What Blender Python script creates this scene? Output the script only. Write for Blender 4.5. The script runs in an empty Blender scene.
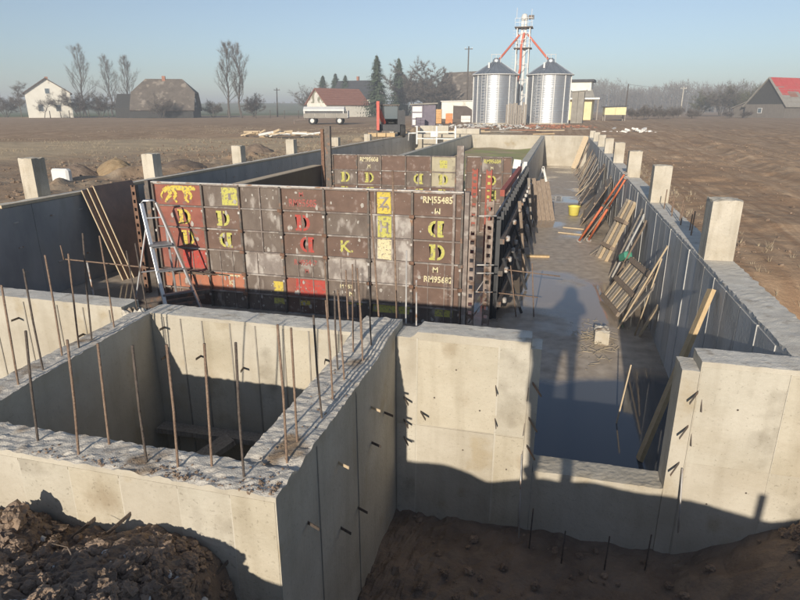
import bpy, bmesh, math, random
import numpy as np
from mathutils import Vector, Matrix, noise as mn
R = math.radians
S = bpy.context.scene
C = S.collection

# ---------------------------------------------------------------- camera, sky, sun, exposure
cam_d = bpy.data.cameras.new('camera'); cam = bpy.data.objects.new('camera', cam_d); C.objects.link(cam)
cam.location = (0, 0, 1.8); cam.rotation_euler = (R(90 - 18.03), 0, R(14.63))
cam_d.sensor_width = 36; cam_d.lens = 26.55; cam_d.clip_start = 0.03; cam_d.clip_end = 6000
S.camera = cam

SUN_EL, SUN_AZ = 16.6, 2.6                     # elevation; bearing the light travels, east of +Y
w = bpy.data.worlds.new('World'); S.world = w; w.use_nodes = True
nt = w.node_tree; bg = nt.nodes['Background']
sky = nt.nodes.new('ShaderNodeTexSky'); sky.sky_type = 'NISHITA'; sky.sun_disc = False
sky.sun_elevation = R(SUN_EL); sky.sun_rotation = R(180 + SUN_AZ)
sky.altitude = 100; sky.air_density = 1.0; sky.dust_density = .35; sky.ozone_density = 4.0
hs = nt.nodes.new('ShaderNodeHueSaturation'); hs.inputs['Saturation'].default_value = .74; hs.inputs['Value'].default_value = 1.0
nt.links.new(sky.outputs[0], hs.inputs['Color']); nt.links.new(hs.outputs[0], bg.inputs[0]); bg.inputs[1].default_value = 0.108
sun_d = bpy.data.lights.new('sun', 'SUN'); sun_d.energy = 5.0; sun_d.angle = R(0.55); sun_d.color = (1.0, 0.90, 0.76)
sun = bpy.data.objects.new('sun', sun_d); C.objects.link(sun)
ld = Vector((math.sin(R(SUN_AZ)) * math.cos(R(SUN_EL)), math.cos(R(SUN_AZ)) * math.cos(R(SUN_EL)), -math.sin(R(SUN_EL))))
sun.rotation_euler = ld.to_track_quat('-Z', 'Y').to_euler(); sun.location = (0, -20, 20)
S.view_settings.view_transform = 'Standard'; S.view_settings.look = 'None'
S.view_settings.exposure = 0.12; S.view_settings.gamma = 1.0

# ---------------------------------------------------------------- helpers
class MB:
    def __init__(s): s.v = []; s.f = []
    def add(s, vs, fs):
        o = len(s.v); s.v += [tuple(p) for p in vs]; s.f += [tuple(i + o for i in f) for f in fs]; return s
    def box(s, x0, y0, z0, x1, y1, z1):
        return s.add([(x0,y0,z0),(x1,y0,z0),(x1,y1,z0),(x0,y1,z0),(x0,y0,z1),(x1,y0,z1),(x1,y1,z1),(x0,y1,z1)],
                     [(3,2,1,0),(4,5,6,7),(0,1,5,4),(1,2,6,5),(2,3,7,6),(3,0,4,7)])
    def obox(s, p, q, a, b, up=(0,0,1)):         # bar from p to q, a wide sideways, b thick along up
        p = Vector(p); q = Vector(q); d = (q - p).normalized(); u = Vector(up)
        if abs(d.dot(u)) > .98: u = Vector((0,1,0))
        sd = d.cross(u).normalized(); u2 = sd.cross(d).normalized()
        vs = []
        for c in (p, q):
            for (i, j) in ((-1,-1),(1,-1),(1,1),(-1,1)): vs.append(c + sd*(a/2*i) + u2*(b/2*j))
        return s.add(vs, [(0,1,2,3),(7,6,5,4),(0,4,5,1),(1,5,6,2),(2,6,7,3),(3,7,4,0)])
    def tube(s, pts, r, n=6, r2=None):
        pts = [Vector(p) for p in pts]; m = len(pts); o = len(s.v); r2 = r if r2 is None else r2
        for i, p in enumerate(pts):
            d = (pts[min(i+1,m-1)] - pts[max(i-1,0)]).normalized()
            a = d.orthogonal().normalized(); b = d.cross(a); rr = r + (r2-r)*i/max(1,m-1)
            for k in range(n):
                t = 2*math.pi*k/n; s.v.append(tuple(p + a*(rr*math.cos(t)) + b*(rr*math.sin(t))))
        for i in range(m-1):
            for k in range(n):
                s.f.append((o+i*n+k, o+i*n+(k+1)%n, o+(i+1)*n+(k+1)%n, o+(i+1)*n+k))
        s.f.append(tuple(o+k for k in range(n))[::-1]); s.f.append(tuple(o+(m-1)*n+k for k in range(n)))
        return s
    def lathe(s, prof, n=32, c=(0,0), cap=False):
        o = len(s.v)
        for (r, z) in prof:
            for k in range(n):
                t = 2*math.pi*k/n; s.v.append((c[0]+r*math.cos(t), c[1]+r*math.sin(t), z))
        for i in range(len(prof)-1):
            for k in range(n):
                s.f.append((o+i*n+k, o+i*n+(k+1)%n, o+(i+1)*n+(k+1)%n, o+(i+1)*n+k))
        if cap:
            s.f.append(tuple(o+k for k in range(n))[::-1]); s.f.append(tuple(o+(len(prof)-1)*n+k for k in range(n)))
        return s
    def prism(s, poly, y0, y1, axis='y'):        # poly in (a,z); extruded along y (or x)
        n = len(poly); o = len(s.v)
        for yy in (y0, y1):
            for (a, z) in poly: s.v.append((a, yy, z) if axis == 'y' else (yy, a, z))
        s.f.append(tuple(o+i for i in range(n))); s.f.append(tuple(o+n+i for i in range(n))[::-1])
        for i in range(n): s.f.append((o+(i+1)%n, o+i, o+n+i, o+n+(i+1)%n))
        return s
    def build(s, name, m, parent=None, smooth=False, bevel=0):
        me = bpy.data.meshes.new(name); me.from_pydata(s.v, [], s.f)
        bm = bmesh.new(); bm.from_mesh(me); bmesh.ops.recalc_face_normals(bm, faces=bm.faces)
        if bevel: bmesh.ops.bevel(bm, geom=[e for e in bm.edges], offset=bevel, segments=1, affect='EDGES', clamp_overlap=True)
        bm.to_mesh(me); bm.free()
        if smooth: me.polygons.foreach_set('use_smooth', [True]*len(me.polygons))
        me.materials.append(m); return link(name, me, parent)
def link(name, me, parent=None):
    o = bpy.data.objects.new(name, me); C.objects.link(o)
    if parent:
        o.parent = parent; r = parent
        loc = Vector((0,0,0))
        while r: loc += r.location; r = r.parent
        o.location = -loc                        # vertices are given in world space
    return o
def tag(o, label=None, cat=None, group=None, kind=None):
    if label: o['label'] = label
    if cat: o['category'] = cat
    if group: o['group'] = group
    if kind: o['kind'] = kind
    return o
def thing(name, loc, label, cat, group=None):
    o = bpy.data.objects.new(name, None); C.objects.link(o); o.location = loc; o.empty_display_size = .2
    return tag(o, label, cat, group)
def box(name, m, parent, *a, bevel=0): return MB().box(*a).build(name, m, parent, bevel=bevel)
def fbm(x, y, z=0., oct=4): return mn.fractal(Vector((x, y, z)), 1.0, 2.0, oct)
def sstep(a, b, x):
    t = min(1., max(0., (x-a)/(b-a))); return t*t*(3-2*t)

# ---------------------------------------------------------------- materials
M = {}
def mat(name, c1, c2=None, rough=.8, scale=3., metal=0., bump=.0, bscale=40., c3=None, s3=12., t3=.62, stretch=(1,1,1), spec=.5, det=8):
    m = bpy.data.materials.new(name); m.use_nodes = True; t = m.node_tree; b = t.nodes['Principled BSDF']
    b.inputs['Roughness'].default_value = rough; b.inputs['Metallic'].default_value = metal
    b.inputs['Specular IOR Level'].default_value = spec
    L = t.links.new
    tc = t.nodes.new('ShaderNodeTexCoord'); mp = t.nodes.new('ShaderNodeMapping'); mp.inputs['Scale'].default_value = stretch
    L(tc.outputs['Object'], mp.inputs[0])
    if c2 is None: b.inputs['Base Color'].default_value = (*c1, 1)
    else:
        n = t.nodes.new('ShaderNodeTexNoise'); n.inputs['Scale'].default_value = scale; n.inputs['Detail'].default_value = det
        n.inputs['Roughness'].default_value = .62
        L(mp.outputs[0], n.inputs['Vector'])
        r = t.nodes.new('ShaderNodeValToRGB'); r.color_ramp.elements[0].position = .32; r.color_ramp.elements[1].position = .68
        r.color_ramp.elements[0].color = (*c1, 1); r.color_ramp.elements[1].color = (*c2, 1)
        L(n.outputs['Fac'], r.inputs[0]); out = r.outputs[0]
        if c3 is not None:
            n3 = t.nodes.new('ShaderNodeTexNoise'); n3.inputs['Scale'].default_value = s3; n3.inputs['Detail'].default_value = 6
            L(mp.outputs[0], n3.inputs['Vector'])
            r3 = t.nodes.new('ShaderNodeValToRGB'); r3.color_ramp.elements[0].position = t3-.05; r3.color_ramp.elements[1].position = t3+.06
            L(n3.outputs['Fac'], r3.inputs[0])
            mx = t.nodes.new('ShaderNodeMix'); mx.data_type = 'RGBA'; L(r3.outputs[0], mx.inputs[0]); L(out, mx.inputs[6])
            mx.inputs[7].default_value = (*c3, 1); out = mx.outputs[2]
        L(out, b.inputs['Base Color'])
    if bump:
        nb = t.nodes.new('ShaderNodeTexNoise'); nb.inputs['Scale'].default_value = bscale; nb.inputs['Detail'].default_value = 6
        L(tc.outputs['Object'], nb.inputs['Vector'])
        bp = t.nodes.new('ShaderNodeBump'); bp.inputs['Strength'].default_value = bump; bp.inputs['Distance'].default_value = .02
        L(nb.outputs['Fac'], bp.inputs['Height']); L(bp.outputs[0], b.inputs['Normal'])
    M[name] = m; return m
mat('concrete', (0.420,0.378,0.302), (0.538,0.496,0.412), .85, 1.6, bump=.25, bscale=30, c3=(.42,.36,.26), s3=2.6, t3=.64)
mat('concrete_pale', (0.470,0.437,0.361), (0.588,0.546,0.462), .85, 2.2, bump=.3, bscale=40, c3=(.47,.42,.33), s3=14, t3=.66)
mat('concrete_grey', (0.431,0.431,0.416), (0.604,0.589,0.560), .8, 1.5, bump=.25, bscale=26, c3=(.48,.47,.44), s3=5, t3=.66, stretch=(1,1,.35))
mat('panel_grey', (0.413,0.400,0.375), (0.587,0.569,0.525), .8, 1.8, bump=.25, bscale=26, c3=(.26,.25,.24), s3=4, t3=.62, stretch=(1,1,.35))
mat('concrete_rough', (.46,.42,.36), (.70,.65,.56), .9, 34, bump=.4, bscale=140, c3=(.26,.19,.125), s3=3.2, t3=.60)  # gravelly tops, colour raised because they catch only grazing sun
mat('concrete_top', (.58,.54,.47), (.74,.70,.61), .9, 5, bump=.35, bscale=90, c3=(.42,.37,.30), s3=7, t3=.64)  # dry laitance on wall tops, lightened further to offset weak grazing sun
mat('seam', (.23,.21,.18), (.34,.31,.26), .9, 9)
mat('fin', (.50,.49,.46), (.62,.60,.56), .9, 9)
mat('film', (.018,.018,.020), (.035,.034,.036), .42, 2.5, c3=(.07,.065,.06), s3=5, t3=.70, bump=.1)
mat('film_face', (0.244,0.245,0.242), (0.422,0.413,0.398), .36, 1.3, c3=(.34,.33,.31), s3=2.6, t3=.63, stretch=(1,1,.45), bump=.12, bscale=12)
mat('film_brown', (0.144,0.085,0.061), (0.240,0.139,0.096), .5, 3, c3=(.15,.11,.08), s3=7, t3=.68)
mat('rust', (.13,.07,.045), (.25,.145,.095), .85, 14, bump=.4, bscale=90)
mat('rebar', (.17,.11,.075), (.30,.21,.15), .75, 30, bump=.5, bscale=140)
mat('rebar_dark', (.07,.055,.045), (.14,.11,.09), .75, 30, bump=.5, bscale=140)
mat('steel', (.42,.40,.37), (.60,.57,.53), .55, 10, metal=.35, c3=(.30,.18,.11), s3=8, t3=.58)
mat('steel_dull', (.24,.18,.145), (.38,.31,.26), .75, 9, metal=.1, c3=(.16,.10,.07), s3=7, t3=.55, bump=.3)
mat('steel_dark', (.10,.085,.075), (.19,.16,.135), .7, 10, metal=.2, c3=(.25,.15,.10), s3=8, t3=.6)
mat('steel_red', (0.302,0.065,0.043), (0.374,0.101,0.065), .7, 10, c3=(.22,.12,.09), s3=14, t3=.62)
mat('orange_steel', (.52,.12,.05), (.62,.19,.08), .6, 10, c3=(.35,.2,.13), s3=9, t3=.66)
mat('fw_grey', (0.115,0.086,0.070), (0.192,0.154,0.126), .8, 4, c3=(.33,.29,.255), s3=5, t3=.60, bump=.3, bscale=25, stretch=(1,1,.5))
mat('fw_worn', (0.195,0.163,0.143), (0.338,0.293,0.260), .85, 5, c3=(.44,.40,.36), s3=5, t3=.54, bump=.4, bscale=25, stretch=(1,1,.6))
mat('fw_brown', (0.118,0.073,0.054), (0.184,0.115,0.085), .75, 3, c3=(.29,.23,.20), s3=6, t3=.64, bump=.2, bscale=25)
mat('fw_red', (0.224,0.071,0.051), (0.315,0.117,0.081), .75, 4, c3=(.20,.13,.11), s3=5, t3=.62, bump=.2, bscale=25)
mat('fw_orange', (.36,.125,.070), (.46,.19,.11), .75, 4, c3=(.24,.16,.13), s3=6, t3=.62, bump=.2, bscale=25)
mat('fw_cream', (.36,.32,.22), (.46,.41,.29), .8, 3, c3=(.26,.22,.17), s3=5, t3=.6)
mat('fw_steel', (0.169,0.135,0.119), (0.297,0.243,0.209), .75, 6, metal=.15, c3=(.38,.34,.30), s3=7, t3=.58, bump=.3, bscale=50)
mat('paint_yellow', (0.546,0.414,0.053), (0.634,0.510,0.106), .8, 14, c3=(.24,.18,.12), s3=20, t3=.57)
mat('paint_lemon', (0.454,0.429,0.089), (0.535,0.502,0.138), .8, 14, c3=(.26,.22,.14), s3=20, t3=.57)
mat('paint_cream', (.60,.53,.30), (.68,.62,.40), .8, 14, c3=(.26,.20,.16), s3=26, t3=.60)
mat('paint_red', (0.397,0.043,0.033), (0.448,0.080,0.057), .75, 12, c3=(.28,.11,.09), s3=18, t3=.57)
mat('paint_dullred', (.33,.075,.06), (.42,.12,.10), .8, 14, c3=(.19,.12,.10), s3=30, t3=.55)
mat('wood_grey', (.22,.19,.16), (.36,.32,.27), .9, 3, bump=.5, bscale=30, stretch=(14,14,1.5), c3=(.14,.11,.09), s3=2.5, t3=.66)
mat('wood_brown', (.20,.15,.11), (.32,.25,.19), .9, 3, bump=.5, bscale=30, stretch=(10,10,1.5))
mat('wood_new', (.48,.34,.18), (.60,.45,.26), .8, 3, bump=.3, bscale=30, stretch=(10,10,1.5))
mat('wood_edge', (.50,.39,.25), (.60,.48,.33), .8, 12)
mat('alu', (.70,.71,.72), (.80,.80,.80), .38, 6, metal=.75)
mat('alu_dark', (.20,.20,.21), (.30,.30,.31), .5, 6, metal=.4)
mat('plastic_yellow', (.72,.62,.10), (.78,.70,.18), .5, 6)
mat('plastic_green', (.06,.26,.17), (.09,.32,.22), .45, 6)
mat('white_paint', (.68,.67,.63), (.80,.78,.74), .6, 4, c3=(.5,.47,.42), s3=6, t3=.66)
mat('dirt', (0.128,0.093,0.069), (0.247,0.183,0.135), .95, 2.2, bump=.9, bscale=34, c3=(.22,.165,.12), s3=6, t3=.60)
mat('clod', (0.172,0.122,0.086), (0.343,0.250,0.179), .95, 7, bump=.9, bscale=60)
mat('sand', (.26,.18,.10), (.34,.25,.15), .95, 6, bump=.4)
mat('trunk', (.075,.062,.052), (.13,.11,.095), .9, 6)
mat('twig', (.105,.085,.07), (.15,.125,.105), .9, 2)
mat('twig_dark', (0.088,0.070,0.059), (0.135,0.111,0.095), .9, 2)
mat('wood_far', (.13,.11,.095), (.18,.155,.13), .95, .05)
mat('needles', (.028,.044,.024), (.060,.082,.042), .85, .8)
mat('bush', (.10,.10,.055), (.15,.14,.08), .9, .8)
mat('tarp', (.60,.60,.58), (.70,.70,.68), .6, 1.5)
mat('stonewall', (.62,.60,.53), (.74,.72,.65), .9, 1.2, c3=(.24,.23,.16), s3=.9, t3=.50)
mat('plaster', (.74,.71,.62), (.82,.80,.71), .9, 1.2, c3=(.55,.52,.44), s3=.8, t3=.66)
mat('plaster_yellow', (.70,.62,.34), (.78,.70,.42), .9, 1.5)
mat('rooftile_red', (.24,.095,.065), (.32,.14,.095), .9, 1.3, stretch=(1,1,3))
mat('roof_dark', (.035,.035,.040), (.06,.06,.065), .7, 1.5)
mat('roof_brown', (.085,.062,.05), (.13,.10,.085), .9, 1.5)
mat('thatch', (0.101,0.082,0.066), (0.156,0.129,0.105), .95, 1.2, c3=(.26,.22,.18), s3=.8, t3=.60)
mat('barnwood', (.12,.105,.09), (.20,.175,.15), .9, 2, stretch=(6,6,.6))
mat('barnwood_dark', (.030,.030,.030), (.06,.057,.052), .9, 2, stretch=(6,6,.6))
mat('roof_metal_red', (.48,.05,.045), (.56,.085,.07), .55, 1.4, c3=(.34,.11,.09), s3=.7, t3=.6)
mat('roof_asbestos', (.24,.22,.19), (.33,.31,.27), .9, 1.4)
mat('orange_board', (.55,.30,.11), (.66,.40,.18), .8, 2.2)
mat('orange_box', (.62,.19,.05), (.68,.26,.08), .6, 2)
mat('purple', (.13,.11,.14), (.19,.165,.205), .7, 2)
mat('rubber', (.02,.02,.02), (.04,.038,.036), .8, 8)
mat('machine_dark', (.035,.036,.040), (.065,.066,.07), .5, 5)
mat('machine_red', (.50,.07,.045), (.58,.12,.08), .5, 5)
mat('glass', (.12,.15,.17), None, .08, spec=.8)
mat('galv_roof', (.20,.23,.27), (.28,.31,.35), .5, 1.5, metal=.5)
mat('white_steel', (0.560,0.552,0.528), (0.640,0.632,0.608), .5, 2)
mat('red_pipe', (.55,.12,.07), (.62,.17,.10), .6, 2)
mat('brick', (.30,.13,.08), (.40,.19,.12), .9, 3)
mat('straw', (.34,.28,.19), (.48,.40,.28), .95, 8)
mat('jacket', (.04,.05,.07), (.06,.07,.09), .85, 20)
mat('trousers', (.05,.055,.075), (.07,.075,.095), .9, 20)
mat('skin', (.52,.33,.25), (.58,.38,.29), .55, 10)
mat('hair', (.05,.035,.025), (.08,.06,.04), .7, 40)
mat('boot', (.05,.04,.03), (.08,.06,.045), .6, 12)

def weather(name, pits=.10, streak=.14, blotch=.16):
    """pin holes, run-down streaks and pour stains added to a concrete material"""
    t = M[name].node_tree; L = t.links.new; N = t.nodes.new; b = t.nodes['Principled BSDF']; src = b.inputs['Base Color'].links[0].from_socket
    tc = N('ShaderNodeTexCoord')
    def nz(sc, st, det, lo, hi):
        mp = N('ShaderNodeMapping'); mp.inputs['Scale'].default_value = st; L(tc.outputs['Object'], mp.inputs[0])
        n = N('ShaderNodeTexNoise'); n.inputs['Scale'].default_value = sc; n.inputs['Detail'].default_value = det; L(mp.outputs[0], n.inputs['Vector'])
        r = N('ShaderNodeMapRange'); r.inputs[1].default_value = lo; r.inputs[2].default_value = hi; L(n.outputs['Fac'], r.inputs[0]); return r.outputs[0]
    def darken(src, f, k, col):
        m = N('ShaderNodeMath'); m.operation = 'MULTIPLY'; L(f, m.inputs[0]); m.inputs[1].default_value = k
        x = N('ShaderNodeMix'); x.data_type = 'RGBA'; x.blend_type = 'MULTIPLY'; L(m.outputs[0], x.inputs[0]); L(src, x.inputs[6]); x.inputs[7].default_value = (*col, 1); return x.outputs[2]
    src = darken(src, nz(9, (1,1,.12), 4, .5, .75), streak*2, (.62,.58,.52))
    src = darken(src, nz(1.1, (1,1,1.6), 5, .45, .72), blotch*3, (.72,.66,.56))
    src = darken(src, nz(48, (1,1,1), 1, .66, .72), pits*2, (.35,.33,.30))
    src = darken(src, nz(160, (1,1,1), 1, .60, .75), pits, (.5,.47,.43))
    L(src, b.inputs['Base Color'])
for q in ('concrete', 'concrete_pale', 'concrete_grey', 'panel_grey', 'concrete_top'): weather(q)
mat('pillar', (.46,.42,.345), (.58,.53,.44), .9, 2.5, bump=.5, bscale=30)
weather('pillar', .12, .40, .22)
def galvanised():
    m = mat('galv', (.46,.48,.50), (.56,.58,.60), .42, .8, metal=.8, stretch=(1,1,.25)); return m
galvanised()

def field_mat():
    m = bpy.data.materials.new('field'); m.use_nodes = True; t = m.node_tree; L = t.links.new; N = t.nodes.new
    b = t.nodes['Principled BSDF']; b.inputs['Roughness'].default_value = .95; b.inputs['Specular IOR Level'].default_value = .15
    tc = N('ShaderNodeTexCoord'); sp = N('ShaderNodeSeparateXYZ'); L(tc.outputs['Object'], sp.inputs[0])
    def math_(op, a, b_=None, c=None):
        n = N('ShaderNodeMath'); n.operation = op
        for i, v in enumerate((a, b_, c)):
            if v is None: continue
            if isinstance(v, (int, float)): n.inputs[i].default_value = v
            else: L(v, n.inputs[i])
        return n.outputs[0]
    def noise_(s, st=(1,1,1), det=8, rot=0):
        mp = N('ShaderNodeMapping'); mp.inputs['Scale'].default_value = st; mp.inputs['Rotation'].default_value = (0,0,rot); L(tc.outputs['Object'], mp.inputs[0])
        n = N('ShaderNodeTexNoise'); n.inputs['Scale'].default_value = s; n.inputs['Detail'].default_value = det; n.inputs['Roughness'].default_value = .65
        L(mp.outputs[0], n.inputs['Vector']); return n.outputs['Fac']
    def ramp(f, a, b_, ca, cb):
        r = N('ShaderNodeValToRGB'); e = r.color_ramp.elements; e[0].position = a; e[1].position = b_; e[0].color = (*ca,1); e[1].color = (*cb,1)
        L(f, r.inputs[0]); return r.outputs[0]
    def mix(f, a, b_):
        n = N('ShaderNodeMix'); n.data_type = 'RGBA'; L(f, n.inputs[0])
        for k, v in ((6,a),(7,b_)):
            if isinstance(v, tuple): n.inputs[k].default_value = (*v,1)
            else: L(v, n.inputs[k])
        return n.outputs[2]
    W, K = (1,1,1), (0,0,0)
    X, Y = sp.outputs[0], sp.outputs[1]
    big = noise_(.09); fine = noise_(2.2); clod = noise_(.7)
    soil = mix(fine, (.26,.175,.11), (.46,.33,.22))
    soil = mix(ramp(noise_(.5), .45, .66, K, W), soil, (.38,.305,.22))
    # ploughed land: streaks along the furrows
    fur = noise_(1.0, (3.0,.04,1), 6, R(4.9))
    plough = mix(ramp(fur, .3, .7, K, W), (.24,.155,.095), (.50,.35,.225))
    plough = mix(ramp(clod, .5, .7, K, W), plough, (.48,.345,.23))
    straw = mix(noise_(.8, (.25,1,1)), (.36,.27,.17), (.60,.47,.31))
    # left side: building soil, then a strip of dry grass, then ploughed land, wobbling edges
    wob = math_('MULTIPLY', math_('SUBTRACT', big, .5), 16)
    dl = math_('ADD', math_('ADD', math_('MULTIPLY', X, -.72), math_('MULTIPLY', Y, .69)), wob)     # distance from the pit out to the left
    f1 = ramp(math_('DIVIDE', dl, 100), .26, .30, K, W); f2 = ramp(math_('DIVIDE', dl, 100), .40, .43, K, W)
    left = mix(f1, soil, straw); left = mix(f2, left, plough)
    # far left green
    f3 = ramp(math_('DIVIDE', dl, 1000), .15, .17, K, W); left = mix(f3, left, mix(noise_(.05), (.11,.13,.05), (.17,.18,.075)))
    # right side: trodden track along the wall, then ploughed land
    dr = math_('ADD', math_('SUBTRACT', X, math_('MULTIPLY', Y, .085)), math_('MULTIPLY', wob, .09))
    g1 = ramp(math_('DIVIDE', dr, 10), .50, .58, K, W)
    soilr = mix(ramp(noise_(.35), .4, .65, K, W), mix(fine, (.31,.20,.12), (.50,.34,.215)), (.56,.41,.27))
    soilr = mix(ramp(fur, .42, .62, K, W), soilr, (.34,.22,.135))
    right = mix(g1, soilr, plough)
    side = ramp(math_('ADD', math_('DIVIDE', X, 40), .6), .498, .512, K, W)
    L(mix(side, left, right), b.inputs['Base Color'])
    bp = N('ShaderNodeBump'); bp.inputs['Strength'].default_value = .6; bp.inputs['Distance'].default_value = .06
    hs = math_('ADD', math_('ADD', math_('MULTIPLY', noise_(9), .5), math_('MULTIPLY', noise_(2.2), 1.2)), math_('MULTIPLY', fur, 1.2))
    L(hs, bp.inputs['Height']); L(bp.outputs[0], b.inputs['Normal'])
    M['field'] = m
field_mat()

def floor_mat():
    m = bpy.data.materials.new('wet_floor'); m.use_nodes = True; t = m.node_tree; L = t.links.new; N = t.nodes.new
    b = t.nodes['Principled BSDF']; tc = N('ShaderNodeTexCoord')
    n = N('ShaderNodeTexNoise'); n.inputs['Scale'].default_value = .42; n.inputs['Detail'].default_value = 5; n.inputs['Roughness'].default_value = .5
    L(tc.outputs['Object'], n.inputs['Vector'])
    f = N('ShaderNodeTexNoise'); f.inputs['Scale'].default_value = 5; f.inputs['Detail'].default_value = 8; L(tc.outputs['Object'], f.inputs['Vector'])
    r = N('ShaderNodeValToRGB'); e = r.color_ramp.elements; e[0].position = .40; e[1].position = .50; e[0].color = (1,1,1,1); e[1].color = (0,0,0,1)
    L(n.outputs['Fac'], r.inputs[0])                               # 1 = puddle
    c = N('ShaderNodeValToRGB'); e = c.color_ramp.elements; e[0].position = .3; e[1].position = .7; e[0].color = (.36,.29,.215,1); e[1].color = (.58,.49,.385,1)
    L(f.outputs['Fac'], c.inputs[0])
    mx = N('ShaderNodeMix'); mx.data_type = 'RGBA'; L(r.outputs[0], mx.inputs[0]); L(c.outputs[0], mx.inputs[6]); mx.inputs[7].default_value = (.33,.265,.20,1)
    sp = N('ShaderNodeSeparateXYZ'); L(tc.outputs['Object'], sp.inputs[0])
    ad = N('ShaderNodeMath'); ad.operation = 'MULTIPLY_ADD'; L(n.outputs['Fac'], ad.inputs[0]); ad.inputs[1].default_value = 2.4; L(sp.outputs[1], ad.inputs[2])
    pl = N('ShaderNodeMapRange'); L(ad.outputs[0], pl.inputs[0]); pl.inputs[1].default_value = 9.75; pl.inputs[2].default_value = 9.45   # standing water by the opening, with shade painted dark up to the shadow line
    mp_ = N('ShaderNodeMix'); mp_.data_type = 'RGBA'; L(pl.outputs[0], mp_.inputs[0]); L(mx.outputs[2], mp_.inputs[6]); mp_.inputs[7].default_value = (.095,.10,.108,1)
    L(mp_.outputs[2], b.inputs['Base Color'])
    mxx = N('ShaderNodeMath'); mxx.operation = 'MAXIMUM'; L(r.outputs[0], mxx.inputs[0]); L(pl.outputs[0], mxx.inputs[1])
    mr = N('ShaderNodeMapRange'); L(mxx.outputs[0], mr.inputs[0]); mr.inputs[3].default_value = .55; mr.inputs[4].default_value = .05
    L(mr.outputs[0], b.inputs['Roughness'])
    bp = N('ShaderNodeBump'); bp.inputs['Distance'].default_value = .02
    iv = N('ShaderNodeMapRange'); L(mxx.outputs[0], iv.inputs[0]); iv.inputs[3].default_value = .35; iv.inputs[4].default_value = .02; L(iv.outputs[0], bp.inputs['Strength'])
    L(f.outputs['Fac'], bp.inputs['Height']); L(bp.outputs[0], b.inputs['Normal'])
    M['wet_floor'] = m
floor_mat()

# ---------------------------------------------------------------- ground
XL, XR, Y0, Y1 = -10.25, 1.85, 4.46, 43.0          # inner faces of the outer walls, front and far walls
def axis_lines(lo, hi, a, b, step, extra=()):
    xs = list(np.arange(a, b + 1e-6, step)); d = step
    while xs[-1] < hi: d *= 1.18; xs.append(xs[-1] + d)
    d = step
    while xs[0] > lo: d *= 1.18; xs.insert(0, xs[0] - d)
    return sorted(xs + list(extra))
def field_h(x, y):
    z = -.10 + .05*fbm(x*.5, y*.5, 0, 3)
    near = math.hypot(x+5, y-12)
    z += .10*fbm(x*.13, y*.13, 5, 3)*sstep(0, 20, near)
    if abs(x) < 40 and y < 70:
        z += .020*fbm(x*2.6, y*2.6, 4, 4) + .012*abs(mn.noise(Vector((x*5.5, y*5.5, 2))))
    if x > 2:
        z += .06*sstep(.05,.5,fbm(x*.7, y*.4, 6, 3))*sstep(2.4,3.4,x)
        z += .13*math.exp(-((x - 2 - .085*y - 3.2)/.35)**2) * (.6+.9*fbm(x*.6, y*.6, 2)) - .11*math.exp(-((x - 2 - .085*y - 2.4)/.4)**2)
        z -= .75*math.exp(-((x-2.85)/.55)**2 - ((y-6.2)/1.1)**2); z += .40*math.exp(-((x-3.1)/.6)**2 - ((y-4.8)/.35)**2)  # hollow beside the wall, and an unseen bank added to shade it
        if x > 6: z += .028*math.sin((x - .085*y)*5.5)*sstep(6, 8, x)*sstep(60, 25, y)
        z -= .002*max(0, y-20)*0
    if x < -10.6:
        z += .25*math.exp(-((x+12.0)/.6)**2)*max(0, fbm(x*.9, y*.5, 8, 3))*2
    return z
def make_ground():
    xs = axis_lines(-1800, 1800, -34, 24, .22, [-10.38,-10.42, 1.98, 2.02] + list(np.arange(2.1,10,.09)) + list(np.arange(-17,-10.7,.13))); ys = axis_lines(-60, 3000, -6, 58, .22, [4.58, 4.62, 43.1, 43.14] + list(np.arange(4.7,30,.13)))
    V = []
    for y in ys:
        for x in xs:
            if (-10.40 < x < 2.0 and 4.60 < y < 43.12) or (-7.9 < x < 3.9 and -4.9 < y <= 4.60): V.append((x, y, -2.6))
            else: V.append((x, y, field_h(x, y)))
    nx = len(xs); F = [(j*nx+i, j*nx+i+1, (j+1)*nx+i+1, (j+1)*nx+i) for j in range(len(ys)-1) for i in range(nx-1)]
    me = bpy.data.meshes.new('ground'); me.from_pydata(V, [], F); me.materials.append(M['field'])
    me.polygons.foreach_set('use_smooth', [True]*len(F))
    tag(link('ground', me), kind='structure')
make_ground()

# spoil heap that the photographer stands on, running down to the foot of the walls
def heap_h(x, y, lump=True):
    zc = .13 + .06*fbm(x*1.3, 0, 3, 3) - .12*math.exp(-((x+.55)/.22)**2) - .09*math.exp(-((x-1.62)/.22)**2)
    ex = -1.74 + .5*sstep(1.0, 2.2, x) + 1.0*sstep(2.0, 2.7, x)
    if y < -.3: zr = zc + .09 - .10*(-.3-y)
    else: zr = zc - .298*y if y < .7 else zc - .209 - (y-.7)*1.35
    zr = max(zr, ex)
    if y < -.3: zl = .16 - .08*(-.3-y)
    else: zl = .10 - .16*(y+.3) if y < 1.0 else -.108 - (y-1.0)*.27
    zl -= .26*sstep(-1.75, -1.25, x)*sstep(.9, 2.0, y) - .05*sstep(-2.4, -1.9, x)
    zl += .05*sstep(-2.5,-1.9,x); zl += .13*math.exp(-((x+2.62)/.16)**2 - ((y-1.98)/.15)**2)
    if x < -3.3 and y > 2.3: zl = zl + (-1.5 - zl)*sstep(-3.3, -3.7, x)*sstep(2.3, 2.8, y)
    s = sstep(-1.56, -1.22, x) if y > .8 else sstep(-2.1, -1.3, x)
    z = zl + (zr-zl)*s
    if -3.66 < x < -1.22 and y > 2.3: return -2.5
    e = max(sstep(-6.6, -7.8, x), sstep(3.2, 4.0, x), sstep(-3.6, -4.9, y))
    return z + (field_h(x, y) - z)*e
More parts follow.
